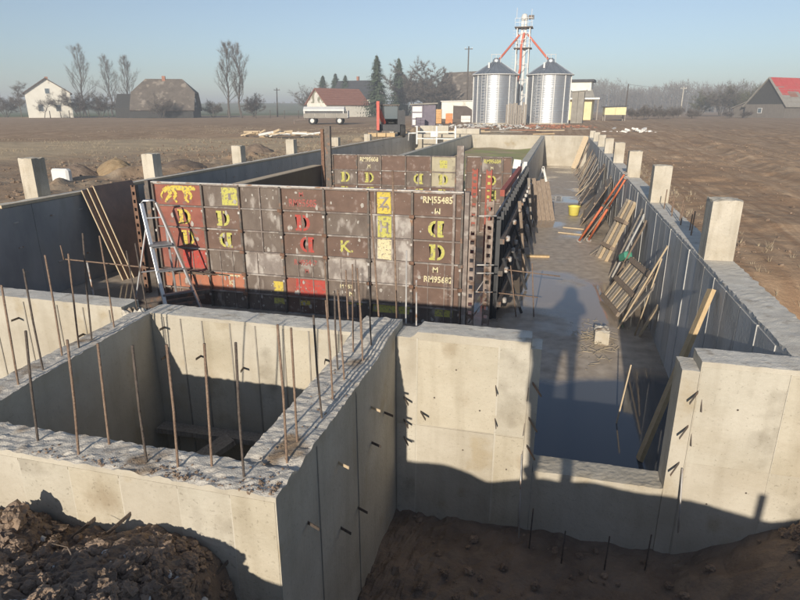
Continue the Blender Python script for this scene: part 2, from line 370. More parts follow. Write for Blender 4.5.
def make_heap():
    xs = list(np.arange(-8.1, -3.3, .12)) + list(np.arange(-3.3, -.9, .015)) + list(np.arange(-.9, -.6, .03)) + list(np.arange(-.6, 4.15, .05))
    ys = list(np.arange(-5.1, .6, .10)) + list(np.arange(.6, .9, .03)) + list(np.arange(.9, 2.3, .015)) + list(np.arange(2.3, 2.5, .03)) + list(np.arange(2.5, 4.70, .05))
    V = []
    for y in ys:
        for x in xs:
            a = .055*fbm(x*3.1, y*3.1, 1, 5)
            if -3.4 < x < -.6 and y > .5:
                a += .022*abs(mn.noise(Vector((x*7, y*7, 3)))) + .026*fbm(x*15, y*15, 9, 5) + .016*mn.noise(Vector((x*52, y*52, 3)))
            elif y > .5: a += .02*fbm(x*9, y*9, 9, 3)
            if y < .7 and x > -1.4: a *= .35
            V.append((x, y, heap_h(x, y) + a))
    nx = len(xs); F = [(j*nx+i, j*nx+i+1, (j+1)*nx+i+1, (j+1)*nx+i) for j in range(len(ys)-1) for i in range(nx-1)]
    me = bpy.data.meshes.new('spoil_heap'); me.from_pydata(V, [], F); me.materials.append(M['dirt'])
    tag(link('spoil_heap', me), kind='structure')
make_heap()
def make_clods():
    rnd = random.Random(4); protos = {1: [], 2: [], 3: []}
    for lv in (1, 2, 3):
        for k in range(5):
            bm = bmesh.new(); bmesh.ops.create_icosphere(bm, subdivisions=lv, radius=1)
            for v in bm.verts:
                c = v.co.copy(); v.co *= 1 + .40*fbm(c.x*1.2 + k*9, c.y*1.2, c.z*1.2, 2) + (.38*fbm(c.x*3.1 + k*5, c.y*3.1, c.z*3.1, 4) if lv > 1 else .25*rnd.uniform(-1,1)); v.co.z *= .8
            bm.verts.index_update(); protos[lv].append(([tuple(v.co) for v in bm.verts], [tuple(q.index for q in f.verts) for f in bm.faces])); bm.free()
    def put(mb, x, y, r, z0=None):
        vs, fs = rnd.choice(protos[3 if r > .028 else 2 if r > .013 else 1]); a = rnd.random()*6.28; ca, sa = math.cos(a), math.sin(a); z = (heap_h(x, y) + r*.3 if z0 is None else z0 + r*.3)
        sq = rnd.uniform(.6, 1.2); tx = rnd.uniform(-.5,.5)
        mb.add([(x + r*(v[0]*ca - v[1]*sa*sq), y + r*(v[0]*sa + v[1]*ca*sq), z + r*(v[2]+tx*v[0])) for v in vs], fs)
    def fin(mb, name, label):
        me = bpy.data.meshes.new(name); me.from_pydata(mb.v, [], mb.f); me.materials.append(M['clod']); tag(link(name, me), label, 'soil', kind='stuff')
    mb = MB(); n = 0
    while n < 5200:
        x = rnd.uniform(-3.4, -1.1); y = rnd.uniform(.95, 2.15)
        if mn.noise(Vector((x*2.2, y*2.2, 7))) < -.10 and rnd.random() < .75: continue
        put(mb, x, y, .005 + .038*rnd.random()**6); n += 1
    for i in range(500): put(mb, rnd.uniform(-1.1, 2.6), rnd.uniform(2.4, 4.38), .007 + .035*rnd.random()**4)
    for i in range(70): put(mb, rnd.uniform(1.9, 2.6), rnd.uniform(4.0, 4.42), .015 + .05*rnd.random()**2)
    for (x, y, r) in ((-2.60,1.99,.07),(-2.68,1.9,.055),(-2.05,1.93,.05),(-1.78,1.9,.045),(-2.3,1.65,.055),(-1.6,1.75,.05),(-2.85,1.7,.055),(-1.9,1.5,.055),(-2.5,1.45,.05)): put(mb, x, y, r)
    sm = MB(); rt = MB()
    for i in range(90): put(sm, rnd.uniform(-3.3,-1.25), rnd.uniform(1.0,2.1), .008 + .02*rnd.random()**2)
    me = bpy.data.meshes.new('stones'); me.from_pydata(sm.v, [], sm.f); me.materials.append(M['concrete_grey']); tag(link('stones', me), 'small grey stones in the spoil heap', 'stones', kind='stuff')
    for i in range(26):
        x, y = rnd.uniform(-3.3,-1.3), rnd.uniform(1.05,2.1); z = heap_h(x, y)+.03; a = rnd.random()*6.28; l = rnd.uniform(.03,.11)
        rt.tube([(x,y,z),(x+l*.5*math.cos(a),y+l*.5*math.sin(a),z+rnd.uniform(.0,.05)),(x+l*math.cos(a+.5),y+l*math.sin(a+.5),z+rnd.uniform(-.02,.05))], .003, 4, .0015)
    me = bpy.data.meshes.new('root_bits'); me.from_pydata(rt.v, [], rt.f); me.materials.append(M['wood_brown']); tag(link('root_bits', me), 'pale root bits and straw in the spoil heap', 'roots', kind='stuff')
    fm = MB()
    for i in range(2600):
        x = 2.35 + 8.5*rnd.random()**1.3; y = 4.9 + 34*rnd.random()**1.7
        if mn.noise(Vector((x*.8, y*.5, 3))) < -.05 and rnd.random() < .8: continue
        put(fm, x, y, .008 + .035*rnd.random()**4, field_h(x, y))
    for i in range(3000):
        x = -10.9 - 9*rnd.random()**1.3; y = 9 + 26*rnd.random()
        if mn.noise(Vector((x*.5, y*.5, 13))) < .0 and rnd.random() < .8: continue
        put(fm, x, y, .010 + .05*rnd.random()**4, field_h(x, y))
    fin(fm, 'field_clods', 'loose soil crumbs and clods scattered on the fields beside both long walls')
    fin(mb, 'soil_clods', 'crumbly brown soil clods strewn over the spoil heap')
    mb = MB()
    for i in range(520):
        f = rnd.random(); x = -1.22 - 1.5*f**1.6; y = 2.215 + abs(rnd.gauss(0,.05))
        put(mb, x, y, .003 + .009*rnd.random()**3, -.004)
    for i in range(160): put(mb, rnd.uniform(-1.45,-1.22), rnd.uniform(2.3,3.8), .003 + .007*rnd.random()**3, -.004)
    for i in range(8): put(mb, rnd.uniform(-1.5,-1.22), rnd.uniform(2.2,2.3), .009 + .006*rnd.random(), -.006)
    fin(mb, 'soil_crumbs', 'brown soil crumbs lying on top of the pit front and right walls')
make_clods()

# ---------------------------------------------------------------- concrete works
def rough_block(name, m, parent, x0, x1, y0, y1, z0, z1, res=.04, amp=.012, seed=0, zf=None, jit=.008, label=None):
    nx = max(2, int((x1-x0)/res)); ny = max(2, int((y1-y0)/res)); V = []; F = []
    def P(i, j):
        x = x0 + (x1-x0)*i/nx; y = y0 + (y1-y0)*j/ny
        z = z1 + amp*(.45*fbm(x*6+seed, y*6, seed, 3) + .55*fbm(x*19+seed, y*19, seed+4, 3)) + (zf(x, y) if zf else 0)
        if i in (0, nx): x += jit*(mn.noise(Vector((y*9, seed, 1)))); z -= abs(amp)*.9*abs(mn.noise(Vector((x*14, y*14, seed+3))))
        if j in (0, ny): y += jit*(mn.noise(Vector((x*9, seed, 5)))); z -= abs(amp)*.9*abs(mn.noise(Vector((x*14, y*14, seed+3))))
        return (x, y, z)
    for j in range(ny+1):
        for i in range(nx+1): V.append(P(i, j))
    W = nx+1
    for j in range(ny):
        for i in range(nx): F.append((j*W+i, j*W+i+1, (j+1)*W+i+1, (j+1)*W+i))
    ring = [(i, 0) for i in range(nx)] + [(nx, j) for j in range(ny)] + [(i, ny) for i in range(nx, 0, -1)] + [(0, j) for j in range(ny, 0, -1)]
    ro = [j*W+i for (i, j) in ring]; base = len(V)
    for (i, j) in ring: V.append((x0 + (x1-x0)*i/nx, y0 + (y1-y0)*j/ny, z1-.035))
    b2 = len(V)
    for (i, j) in ring: V.append((x0 + (x1-x0)*i/nx, y0 + (y1-y0)*j/ny, z0))
    n = len(ring)
    for k in range(n):
        k2 = (k+1) % n
        F.append((ro[k2], ro[k], base+k, base+k2)); F.append((base+k2, base+k, b2+k, b2+k2))
    me = bpy.data.meshes.new(name); me.from_pydata(V, [], F); me.materials.append(m[0])
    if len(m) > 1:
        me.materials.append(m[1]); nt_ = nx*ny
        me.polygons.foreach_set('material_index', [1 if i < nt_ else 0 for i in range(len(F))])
    me.update(); o = link(name, me, parent)
    if label: o['label'] = label
    return o
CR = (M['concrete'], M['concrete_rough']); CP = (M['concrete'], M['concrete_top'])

# channel floor and backfill
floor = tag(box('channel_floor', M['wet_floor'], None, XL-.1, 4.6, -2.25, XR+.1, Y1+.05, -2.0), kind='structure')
def backfill():
    xs = np.arange(-5.95, -1.2, .25); ys = np.arange(19.6, 43.01, .4); V = []
    for y in ys:
        for x in xs:
            V.append((x, y, -.86 + .10*fbm(x*.5, y*.4, 2, 4)))
    nx = len(xs); F = [(j*nx+i, j*nx+i+1, (j+1)*nx+i+1, (j+1)*nx+i) for j in range(len(ys)-1) for i in range(nx-1)]
    mat('backfill', (.34,.27,.15), (.46,.36,.21), .95, .5, bump=.4, bscale=6, c3=(.33,.33,.13), s3=.4, t3=.50)
    me = bpy.data.meshes.new('backfill_soil'); me.from_pydata(V, [], F); me.materials.append(M['backfill'])
    tag(link('backfill_soil', me), kind='structure')
backfill()

# --- open pit in front
pit = thing('concrete_pit', (-2.4, 3.4, -2), 'square open concrete pit with rusty starter bars along its rims', 'pit')
rough_block('front_wall', CR, pit, -3.9, -1.2, 2.2, 2.45, -2.2, 0, .025, .020, 1)
def right_zf(x, y): return .05*sstep(3.9, 4.35, y) - .03*sstep(2.56, 2.42, y)
rough_block('right_wall', CR, pit, -1.53, -1.202, 2.40, 4.70, -2.2, 0, .025, .017, 2, right_zf)
lft = rough_block('left_wall', CR, pit, -3.64, -3.36, 2.452, 4.398, -2.2, .0, .025, .012, 3)
for v in lft.data.vertices: v.co.x -= (v.co.y-2.452)*(.04 + .05*(v.co.x+3.64)/.28)      # this wall was set out slightly askew
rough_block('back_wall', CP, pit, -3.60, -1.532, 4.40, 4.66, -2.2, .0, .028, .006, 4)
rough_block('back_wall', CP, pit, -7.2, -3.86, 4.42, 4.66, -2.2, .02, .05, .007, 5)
rough_block('corner_stub', (M['concrete_rough'],), pit, -3.858, -3.602, 4.405, 4.63, -2.2, -.03, .014, .09, 6, jit=.03)
box('pit_floor', M['concrete_grey'], pit, -3.58, 2.45, -2.3, -1.53, 4.4, -1.62)
for k, x in enumerate((-3.40,-3.22,-3.0,-2.72,-2.47,-2.2,-1.96,-1.78,-1.66)):
    box('seam', M['seam'], pit, x-.006, 4.390, -1.6, x+.006, 4.402, -.03)
for x in (-5.4,-5.0,-4.6,-4.3,-4.0): box('seam', M['seam'], pit, x-.005, 4.412, -1.5, x+.005, 4.422, -.02)
for x in (-3.2,-2.75,-2.42,-2.1,-1.75,-1.45): box('seam', M['concrete_pale'], pit, x-.003, 2.197, -1.5, x+.003, 2.202, -.05)
for y in (2.72,3.42): box('seam', M['seam'], pit, -1.204, y-.004, -1.9, -1.197, y+.004, -.03)
def tie(parent, p, d, m='rebar_dark', w=.02, t=.006):
    p = Vector(p); d = Vector(d); return MB().obox(p - d*.1, p + d, t, w).build('wall_tie', M[m], parent)
for (x, z, dx) in ((-3.40,-.13,.05),(-3.42,-.42,.05),(-3.05,-.38,.04),(-2.62,-.45,.05),(-1.82,-.28,.05),(-1.80,-.62,.06),(-1.78,-.45,.05)): tie(pit, (x, 4.40, z), (dx, -.14, .03))
for (x, z) in ((-5.1,-.2),(-4.35,-.3)): tie(pit, (x, 4.42, z), (.05,-.13,.02))
for (y, z) in ((2.55,-.42),(3.05,-.35),(3.05,-.85),(3.75,-.32),(3.75,-.62),(4.1,-.55),(3.4,-.95)): tie(pit, (-1.2, y, z), (.08,-.03,-.005), 'wood_edge' if z > -.4 else 'rebar_dark')
for (x, z) in ((-2.06,-.26),(-2.3,-.34),(-1.5,-.45)): tie(pit, (x, 2.2, z), (-.05,-.13,-.04))
def rebar(parent, b, z1, lean=(0,0), r=.008, m='rebar', bent=0):
    b = Vector(b); t = Vector((b.x+lean[0], b.y+lean[1], z1)); mid = (b+t)/2 + Vector((bent, 0, 0))
    return MB().tube([b - Vector((0,0,.12)), b, mid, t], r, 6).build('rebar', M[m], parent, smooth=True)
for i, (x, y, z, l) in enumerate(((-2.74,2.33,.68,.09),(-2.41,2.27,.68,.07),(-2.32,2.40,.61,.03),(-2.0,2.30,.68,.03),(-1.81,2.30,.70,.03),(-1.64,2.35,.70,.03),(-1.43,2.31,.75,.03),
        (-1.28,2.50,.78,0),(-1.30,2.68,.69,0),(-1.27,2.98,.67,-.02),(-1.30,3.24,.67,-.02),(-1.32,3.52,.65,-.03),(-1.42,3.66,.6,.0),(-1.30,3.87,.62,-.02),(-1.42,4.0,.7,.01),(-1.31,4.12,.58,0),(-1.42,4.2,.62,-.02),
        (-3.45,2.88,.71,.03),(-3.48,3.12,.76,.02),(-3.55,3.37,.79,.02),(-3.55,3.54,.76,.05),(-3.57,3.70,.89,.10),(-3.60,4.0,.8,.0))):
    rebar(pit, (x, y, -.02), z, (l, .01*((i*7) % 3 - 1)), .0068, 'rebar' if i % 3 else 'rebar_dark', .006*((i*5) % 3 - 1))
for (x, y, z) in ((-3.75,4.5,.55),(-3.66,4.52,.62)): rebar(pit, (x, y, -.1), z, (-.03, .0), .007, 'rebar_dark')
# boards lying in the pit
for k, (a, b, w_, m_) in enumerate((((-3.5,4.28,-1.12),(-1.56,4.30,-1.10),.14,'wood_grey'),((-2.55,3.3,-1.42),(-1.95,4.2,-1.06),.16,'wood_edge'),((-3.3,3.3,-1.40),(-2.7,4.2,-1.08),.18,'wood_grey'),((-3.3,3.55,-1.58),(-1.6,3.75,-1.52),.14,'wood_brown'))):
    o = MB().obox(a, b, w_, .05).build('loose_board', M[m_])
    tag(o, ('long beam lying across the pit against its back wall','pale board sloping down into the pit near its right side','grey board sloping down into the pit near its left side','brown board lying on the pit floor from side to side')[k], 'board', 'boards lying in the pit')

# --- front wall of the channel, left and right of the opening
lw = thing('end_wall', (-.6, 4.6, -1.7), 'pale concrete end wall left of the channel opening, joined to the pit', 'wall')
def lz(x, y): return .055*sstep(-1.06, -1.02, x) - .01
rough_block('wall_slab', CP, lw, -1.198, -.09, 4.46, 4.72, -2.2, -.01, .03, .005, 11, lz)
rough_block('rebate', CP, lw, -.088, -.005, 4.463, 4.70, -2.2, -.02, .03, .006, 12)
rw = thing('end_wall', (1.7, 4.6, -1.7), 'pale concrete end wall right of the channel opening at frame edge', 'wall')
rough_block('wall_slab', CP, rw, 1.155, 2.55, 4.46, 4.74, -2.4, .01, .03, .005, 13)
rough_block('rebate', CP, rw, 1.03, 1.153, 4.462, 4.72, -2.2, -.07, .03, .006, 14)
mat('concrete_cream', (.44,.395,.305), (.55,.50,.40), .85, 1.8, bump=.3, bscale=34, c3=(.39,.33,.24), s3=2.2, t3=.64); weather('concrete_cream', .16, .20, .2)
mat('concrete_ash', (.43,.395,.32), (.55,.51,.425), .85, 1.4, bump=.3, bscale=34, c3=(.37,.335,.27), s3=3.1, t3=.6); weather('concrete_ash', .18, .16, .2)
def panels(t, xs, y, zs, mats_):
    for i in range(len(xs)-1):
        for j in range(len(zs)-1):
            d = .003 + .0015*((i*3+j*5) % 3)
            box('wall_panel', M[mats_[(i+2*j) % len(mats_)]], t, xs[i]+.003, y-d, zs[j+1]+.003, xs[i+1]-.003, y+.003, zs[j]-.003)
    return t
panels(lw, [-1.19,-1.02,-.34,-.095], 4.46, [-.035,-.83,-2.1], ('concrete','concrete_cream','concrete_ash'))
panels(rw, [1.16,1.75,2.5], 4.46, [-.03,-.855,-2.2], ('concrete_ash','concrete_cream','concrete'))
panels(pit, [-3.88,-3.2,-2.75,-2.42,-2.1,-1.75,-1.45,-1.205], 2.2, [-.03,-2.0], ('concrete_cream','concrete','concrete_ash'))
panels(pit, [-3.52,-3.22,-3.0,-2.72,-2.47,-2.2,-1.96,-1.78,-1.54], 4.40, [-.03,-1.6], ('concrete','concrete_ash','concrete_cream'))
for x in (-1.02,-.34): box('seam', M['concrete_pale'], lw, x-.002, 4.4535, -1.7, x+.012, 4.461, -.02)
box('seam', M['concrete'], lw, -1.19, 4.4545, -.828, -.1, 4.461, -.822)
for x in (1.75,): box('seam', M['concrete_pale'], rw, x-.002, 4.4535, -1.6, x+.004, 4.461, -.03)
box('seam', M['concrete'], rw, 1.16, 4.4545, -.858, 2.5, 4.461, -.852)
sill = thing('threshold_sill', (.5, 4.6, -1.7), 'low concrete sill across the foot of the channel opening', 'sill')
rough_block('sill_block', (M['concrete'], M['concrete']), sill, -.003, 1.028, 4.47, 4.72, -2.2, -1.13, .03, .008, 15)
for (t_, pts) in ((lw, ((-.68,-.27),(-.6,-1.02),(-.86,-.55),(-.47,-.62),(-.22,-1.15))), (rw, ((1.45,-.35),(1.62,-1.05),(1.9,-.5),(1.36,-1.2)))):
    for (x, z) in pts:
        mb = MB().lathe([(.008,0),(.001,.001)], 8); mb.v = [(x+a, 4.4535-c, z+b) for a, b, c in mb.v]; mb.build('tie_hole', M['rebar_dark'], t_)
def strap(parent, x, z, sx):
    MB().obox((x, 4.50, z), (x + sx*.10, 4.35, z-.07), .005, .022).build('wall_tie', M['steel_dark'], parent)
    MB().obox((x, 4.50, z), (x - sx*.01, 4.43, z-.17), .005, .022).build('wall_tie', M['steel_dark'], parent)
for (x, z, s) in ((-.08,-.30,1),(-.09,-.62,1),(-.09,-.88,1)): strap(lw, x, z, s)
for (x, z, s) in ((-.36,-.36,1),(-.35,-.66,1)): MB().obox((x, 4.5, z), (x+.03, 4.37, z-.06), .005, .02).build('wall_tie', M['rebar_dark'], lw)
for (x, z) in ((-1.13,-.58),(-1.13,-.80),(-1.13,-.97),(-.98,-.70)): tie(lw, (x, 4.46, z), (.07,-.12,-.005))
MB().tube([(-.10,4.45,-.98),(-.09,4.36,-1.2),(-.07,4.2,-1.62)], .007, 6).build('hanging_rod', M['steel'], lw, smooth=True)
for (x, z, s) in ((1.19,-.22,-1),(1.16,-.52,-1),(1.14,-.85,-1)): strap(rw, x, z, s)
MB().tube([(1.14,4.44,-.9),(1.15,4.36,-1.2),(1.16,4.33,-1.42)], .007, 6).build('hanging_rod', M['steel'], rw, smooth=True)
for k, (x, y, z) in enumerate(((.02,4.25,-1.35),(.28,4.1,-1.40),(.62,4.15,-1.42),(.93,4.2,-1.38))):
    o = MB().tube([(x,y,-1.85),(x+.01,y,z)], .006, 6).build('starter_rod', M['rebar_dark'], None, smooth=True)
    tag(o, ('leftmost','second','third','rightmost')[k] + ' of the thin steel rods standing in the dark soil below the sill', 'rod', 'rods below the sill')

# --- long outer walls
lwall = thing('long_wall', (-10.45, 24, -2), 'long concrete wall on the left, faced with dark shuttering sheets', 'wall')
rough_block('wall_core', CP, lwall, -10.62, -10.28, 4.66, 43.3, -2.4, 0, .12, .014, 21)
y = 4.7; k = 0
rnd = random.Random(8)
while y < 42.5:
    w_ = 2.5; y2 = min(y + w_, 42.95)
    box('shutter_sheet', M['film_face'], lwall, -10.278, y, -2.0, -10.25 + .004*(k % 2), y2 - .012, -.045, bevel=.003)
    for yy in (y+.45, y+1.25, y+2.05):
        for zz in (-.35,-.85,-1.35,-1.8):
            if yy < y2 and rnd.random() < .62: box('tie_nut', M['steel'], lwall, -10.245, yy-.05, zz-.012, -10.225, yy+.05, zz+.012)
    y = y2; k += 1
box('edge_batten', M['wood_edge'], lwall, -10.285, 9.0, -.035, -10.235, 43.0, .022)

rwall = thing('long_wall', (2.0, 24, -2), 'long grey concrete wall on the right of the flooded channel, board marked', 'wall')
rough_block('wall_core', (M['concrete_grey'], M['concrete_top']), rwall, 1.85, 2.2, 4.742, 43.3, -2.4, 0, .05, .007, 22, jit=.03)
y = 5.1; k = 0
rnd = random.Random(9)
while y < 42.5:
    w_ = .42 + .14*rnd.random()
    if y < 30:
        box('wall_panel', M[('concrete_grey','concrete_grey','panel_grey')[k % 3]], rwall, 1.838 + .006*rnd.random(), y+.012, -2.0, 1.852, y+w_-.006, -.05-.01*rnd.random())
        if k % 3 == 0: box('fin', M['concrete_grey'], rwall, 1.832, y+w_-.006, -1.95, 1.853, y+w_+.006, -.04)
    y += w_; k += 1
cols = [8.05, 12.9, 17.55, 22.2, 26.9, 31.6, 36.3, 41.0]
nth = ['nearest', 'second', 'third', 'fourth', 'fifth', 'sixth', 'seventh', 'farthest']
def pillar(name, x0, x1, y, h, label, group, seed):
    o = rough_block(name, (M['pillar'],), None, x0, x1, y-.17, y+.17, -.45, h, .045, .022, seed, jit=.024)
    tag(o, label, 'pillar', group)
for k, y in enumerate(cols):
    pillar('concrete_pillar', 1.86, 2.19, y, (.74,.72,.7,.68,.6,.55,.5,.42)[k], nth[k] + ' concrete pillar stub from the camera on the right wall', 'pillar stubs on the right wall', 40+k)
for k in range(9):
    y = 8.6 + k*.42
    MB().tube([(2.0+.06*(k%2),y,-.05),(2.0+.06*(k%2)+.01,y,.30+.03*(k%3))], .010, 5).build('rebar', M['rebar'], rwall, smooth=True)
colsL = [10.4, 14.3, 19.2, 23.6, 28.9, 34.2, 39.5]
nthL = ['nearest', 'second', 'third', 'fourth', 'fifth', 'sixth', 'farthest']
for k, y in enumerate(colsL):
    pillar('concrete_pillar', -10.95-.1*(k>1), -10.60-.1*(k>1), y, (.80,.62,.55,.55,.40,.35,.3)[k], nthL[k] + ' concrete pillar stub from the camera on the left wall', 'pillar stubs on the left wall', 60+k)

far = thing('far_wall', (-4, 43.2, -2), 'pale concrete cross wall closing the far end of the works', 'wall')
rough_block('wall_core', CP, far, -10.26, 1.84, 43.0, 43.3, -2.4, .02, .15, .02, 30)
x = -10.0; k = 0
while x < 1.7:
    box('wall_panel', M['concrete'], far, x, 42.985 + .004*(k % 2), -2.0, x+.98, 43.002, -.05); x += 1.0; k += 1

pw = thing('partition_wall', (-1.1, 32, -2), 'concrete partition wall between the flooded channel and the backfill', 'wall')
rough_block('wall_core', (M['concrete_grey'], M['concrete_pale']), pw, -1.25, -1.0, 21.0, 42.98, -2.2, 0, .1, .012, 31)
for k in range(9): box('shutter_sheet', M['film_face'], pw, -1.002, 21.3+k*2.4, -2.0, -.982+.003*(k%2), 23.68+k*2.4, -.06)
box('lit_wall_end', M['white_paint'], pw, -1.12, 20.93, -2.0, -1.0, 20.998, .06)  # end face of the wall, its sunlight painted on as a white strip
wa = thing('inner_wall', (-7.6, 14, -2), 'dark shuttered inner wall left of the rear formwork', 'wall')
box('wall_core', M['film'], wa, -7.75, 10.35, -2.2, -7.5, 18.5, 0.0); box('edge_batten', M['wood_edge'], wa, -7.78, 10.35, .002, -7.48, 18.5, .02)
wb = thing('inner_wall', (-6.1, 31, -2), 'dark shuttered inner wall beyond the rear formwork, beside the backfill', 'wall')
box('wall_core', M['concrete_pale'], wb, -6.25, 18.9, -2.2, -6.0, 42.98, 0.0)
for k in range(10): box('shutter_sheet', M['film_face'], wb, -6.002, 18.95+k*2.4, -2.0, -5.98+.003*(k%2), 21.33+k*2.4, -.05)
bl = thing('shutter_screen', (-9, 13.2, -2), 'black film faced shuttering sheet across the left channel', 'shuttering')
for k in range(3): box('sheet', M['film'], bl, -10.2+k*.82, 13.2, -2.0, -10.2+k*.82+.81, 13.23, -.12)

# ---------------------------------------------------------------- steel formwork with stencilled marks
def arc(cx, cz, rx, rz, a0, a1, n):
    return [(cx + rx*math.cos(a0+(a1-a0)*i/n), cz + rz*math.sin(a0+(a1-a0)*i/n)) for i in range(n+1)]
def stencil_D(h, flip=False):                    # two separate pieces, like a cut stencil: stem with serifs, and bowl
    w_ = h*.95; sx = -1 if flip else 1; out = []
    stem = [(-.5,-.5),(-.09,-.5),(-.09,.5),(-.5,.5),(-.5,.36),(-.40,.36),(-.40,-.36),(-.5,-.36)]
    bowl = arc(.02, 0, .5, .5, -math.pi/2, math.pi/2, 10) + [(.06,.33)] + arc(.05, 0, .24, .34, math.pi/2, -math.pi/2, 8)[1:-1] + [(.06,-.33)]
    return [[(sx*x*w_, z*h) for x, z in p] for p in (stem, bowl)]
def flat_polys(name, m, parent, polys, cx, y, cz, t=.003):
    mb = MB()
    for q, p in enumerate(polys):
        bm = bmesh.new(); vs = [bm.verts.new((cx+x, y-.0004*q, cz+z)) for x, z in p]; f = bm.faces.new(vs)
        bmesh.ops.triangulate(bm, faces=[f]); bm.verts.index_update()
        mb.add([v.co for v in bm.verts], [tuple(v.index for v in g.verts) for g in bm.faces]); bm.free()
    return mb.build(name, m, parent)
_txt = {}
def text_mark(s, m, parent, cx, y, cz, h, rot=0, squash=1.0):
    cu = bpy.data.curves.new('lettering', 'FONT'); cu.body = s; cu.size = h; cu.align_x = 'CENTER'; cu.align_y = 'CENTER'; cu.extrude = 0; cu.resolution_u = 2; cu.offset = h*.025
    to = bpy.data.objects.new('lettering', cu); C.objects.link(to); dg = bpy.context.evaluated_depsgraph_get(); dg.update()
    me = bpy.data.meshes.new_from_object(to.evaluated_get(dg)); bpy.data.objects.remove(to)
    ca, sa = math.cos(rot), math.sin(rot)
    for v in me.vertices:
        a, b = v.co.x*squash, v.co.y; v.co = (cx + a*ca - b*sa, y, cz + a*sa + b*ca)
    me.materials.clear(); me.materials.append(m); return link('lettering', me, parent)

def blotch(seed, w_, h, n=26):
    r = random.Random(seed); return [(w_*math.cos(6.283*i/n)*(1+.25*r.uniform(-1,1)), h*math.sin(6.283*i/n)*(1+.25*r.uniform(-1,1))) for i in range(n)]
def rectp(w_, h, seed=0):
    r = random.Random(seed); j = lambda: r.uniform(-.06,.06)
    return [(-w_/2*(1+j()),-h/2*(1+j())),(w_/2*(1+j()),-h/2*(1+j())),(w_/2*(1+j()),h/2*(1+j())),(-w_/2*(1+j()),h/2*(1+j()))]

def formwork(name, label, xs, zs, yf, mats, thick=.12, post_h=None):
    t = thing(name, ((xs[0]+xs[-1])/2, yf, -2), label, 'formwork', 'steel formwork faces')
    B = {}
    for c in range(len(xs)-1):
        for r in range(len(zs)-1):
            B[c, r] = box('panel_board', M[mats(c, r)], t, xs[c]+.022, yf, zs[r+1]+.016, xs[c+1]-.022, yf+.03, zs[r]-.016)
    rnd = random.Random(int(yf*10))
    for i, x in enumerate(xs):
        MB().box(x-.020, yf-.055, zs[-1], x+.020, yf+.10, zs[0]).build('upright_rib', M['steel_dark'], t, bevel=.004)
        for z in zs[1:-1]:
            if rnd.random() < .7: box('pin', M['steel'], t, x-.028, yf-.075, z-.10, x+.012, yf-.054, z-.055)
    for r, z in enumerate(zs):
        for c in range(len(xs)-1):
            MB().box(xs[c]+.021, yf-.040, z-.012, xs[c+1]-.021, yf+.06, z+.012).build('cross_rib', M['fw_steel' if (c+r) % 3 else 'fw_worn'], t)
    return t, B
FX = [-7.56, -6.50, -5.72, -4.88, -4.02, -3.18, -2.38, -1.50]
FZ = [.42, .0, -.42, -.83, -1.27, -1.66, -2.0]
def fwm(c, r):
    if c == 0: return ('fw_red','fw_red','fw_red','fw_red','fw_orange','fw_brown')[r]
    if c == 1: return ('fw_grey','fw_brown','fw_brown','fw_grey','fw_orange','fw_grey')[r]
    if c == 2: return ('fw_grey','fw_grey','fw_grey','fw_worn','fw_grey','fw_grey')[r]
    if c == 3: return ('fw_brown','fw_brown','fw_brown','fw_grey','fw_red','fw_brown')[r]
    if c == 4: return ('fw_brown','fw_grey','fw_brown','fw_worn','fw_grey','fw_grey')[r]
    if c == 5: return ('fw_brown','fw_worn','fw_worn','fw_worn','fw_grey','fw_grey')[r]
    return ('fw_brown','fw_brown','fw_brown','fw_brown','fw_brown','fw_grey')[r]
FY = 10.0
fw, B = formwork('formwork_wall', 'long rusty steel formwork wall with yellow and red stencilled letters, behind the pit', FX, FZ, FY, fwm)
ym = FY - .004
def cc(c, r): return ((FX[c]+FX[c+1])/2, (FZ[r]+FZ[r+1])/2)
def mark(c, r, kind, m, h=.30, dx=0, dz=0, **k):
    x, z = cc(c, r); b = B[c, r]
    if kind == 'D': flat_polys('stencil_letter', M[m], b, stencil_D(h, k.get('flip', False)), x+dx, ym, z+dz)
    elif kind == 'T': text_mark(k['s'], M[m], b, x+dx, ym, z+dz, h, k.get('rot', 0), k.get('squash', 1))
    elif kind == 'R': flat_polys('paint_patch', M[m], b, [rectp(k['w'], h, c*7+r)], x+dx, ym + k.get('o', 0), z+dz)
mark(0,1,'D','paint_yellow',.29,.08); mark(0,2,'D','paint_yellow',.29,.12)
# yellow emblem: a leaping four-legged shape sketched in strokes
def stroke(pts, w0, w1):
    out = []
    for i in range(len(pts)-1):
        (a, b), (c, d) = pts[i], pts[i+1]; l = math.hypot(c-a, d-b) or 1; nx_, nz_ = -(d-b)/l, (c-a)/l
        u = w0+(w1-w0)*i/(len(pts)-1); v = w0+(w1-w0)*(i+1)/(len(pts)-1)
        out.append([(a-nx_*u, b-nz_*u),(c-nx_*v, d-nz_*v),(c+nx_*v, d+nz_*v),(a+nx_*u, b+nz_*u)])
    return out
em = []
em += stroke([(-.34,.06),(-.24,.12),(-.10,.13),(.06,.13),(.20,.12)], .045, .045) + stroke([(.18,.12),(.30,.14),(.36,.10)], .05, .03)
em += stroke([(.12,.10),(.16,.02),(.13,-.08),(.20,-.14)], .05, .02) + stroke([(.20,.08),(.27,.0),(.24,-.08)], .035, .02)
em += stroke([(-.22,.10),(-.18,.0),(-.26,-.07),(-.32,-.15)], .05, .02) + stroke([(-.12,.10),(-.06,.0),(-.12,-.06),(-.06,-.15)], .04, .02) + stroke([(-.34,.06),(-.40,-.02),(-.37,-.08)], .02, .012)
flat_polys('emblem', M['paint_yellow'], B[0,0], em, cc(0,0)[0]+.02, ym, cc(0,0)[1])
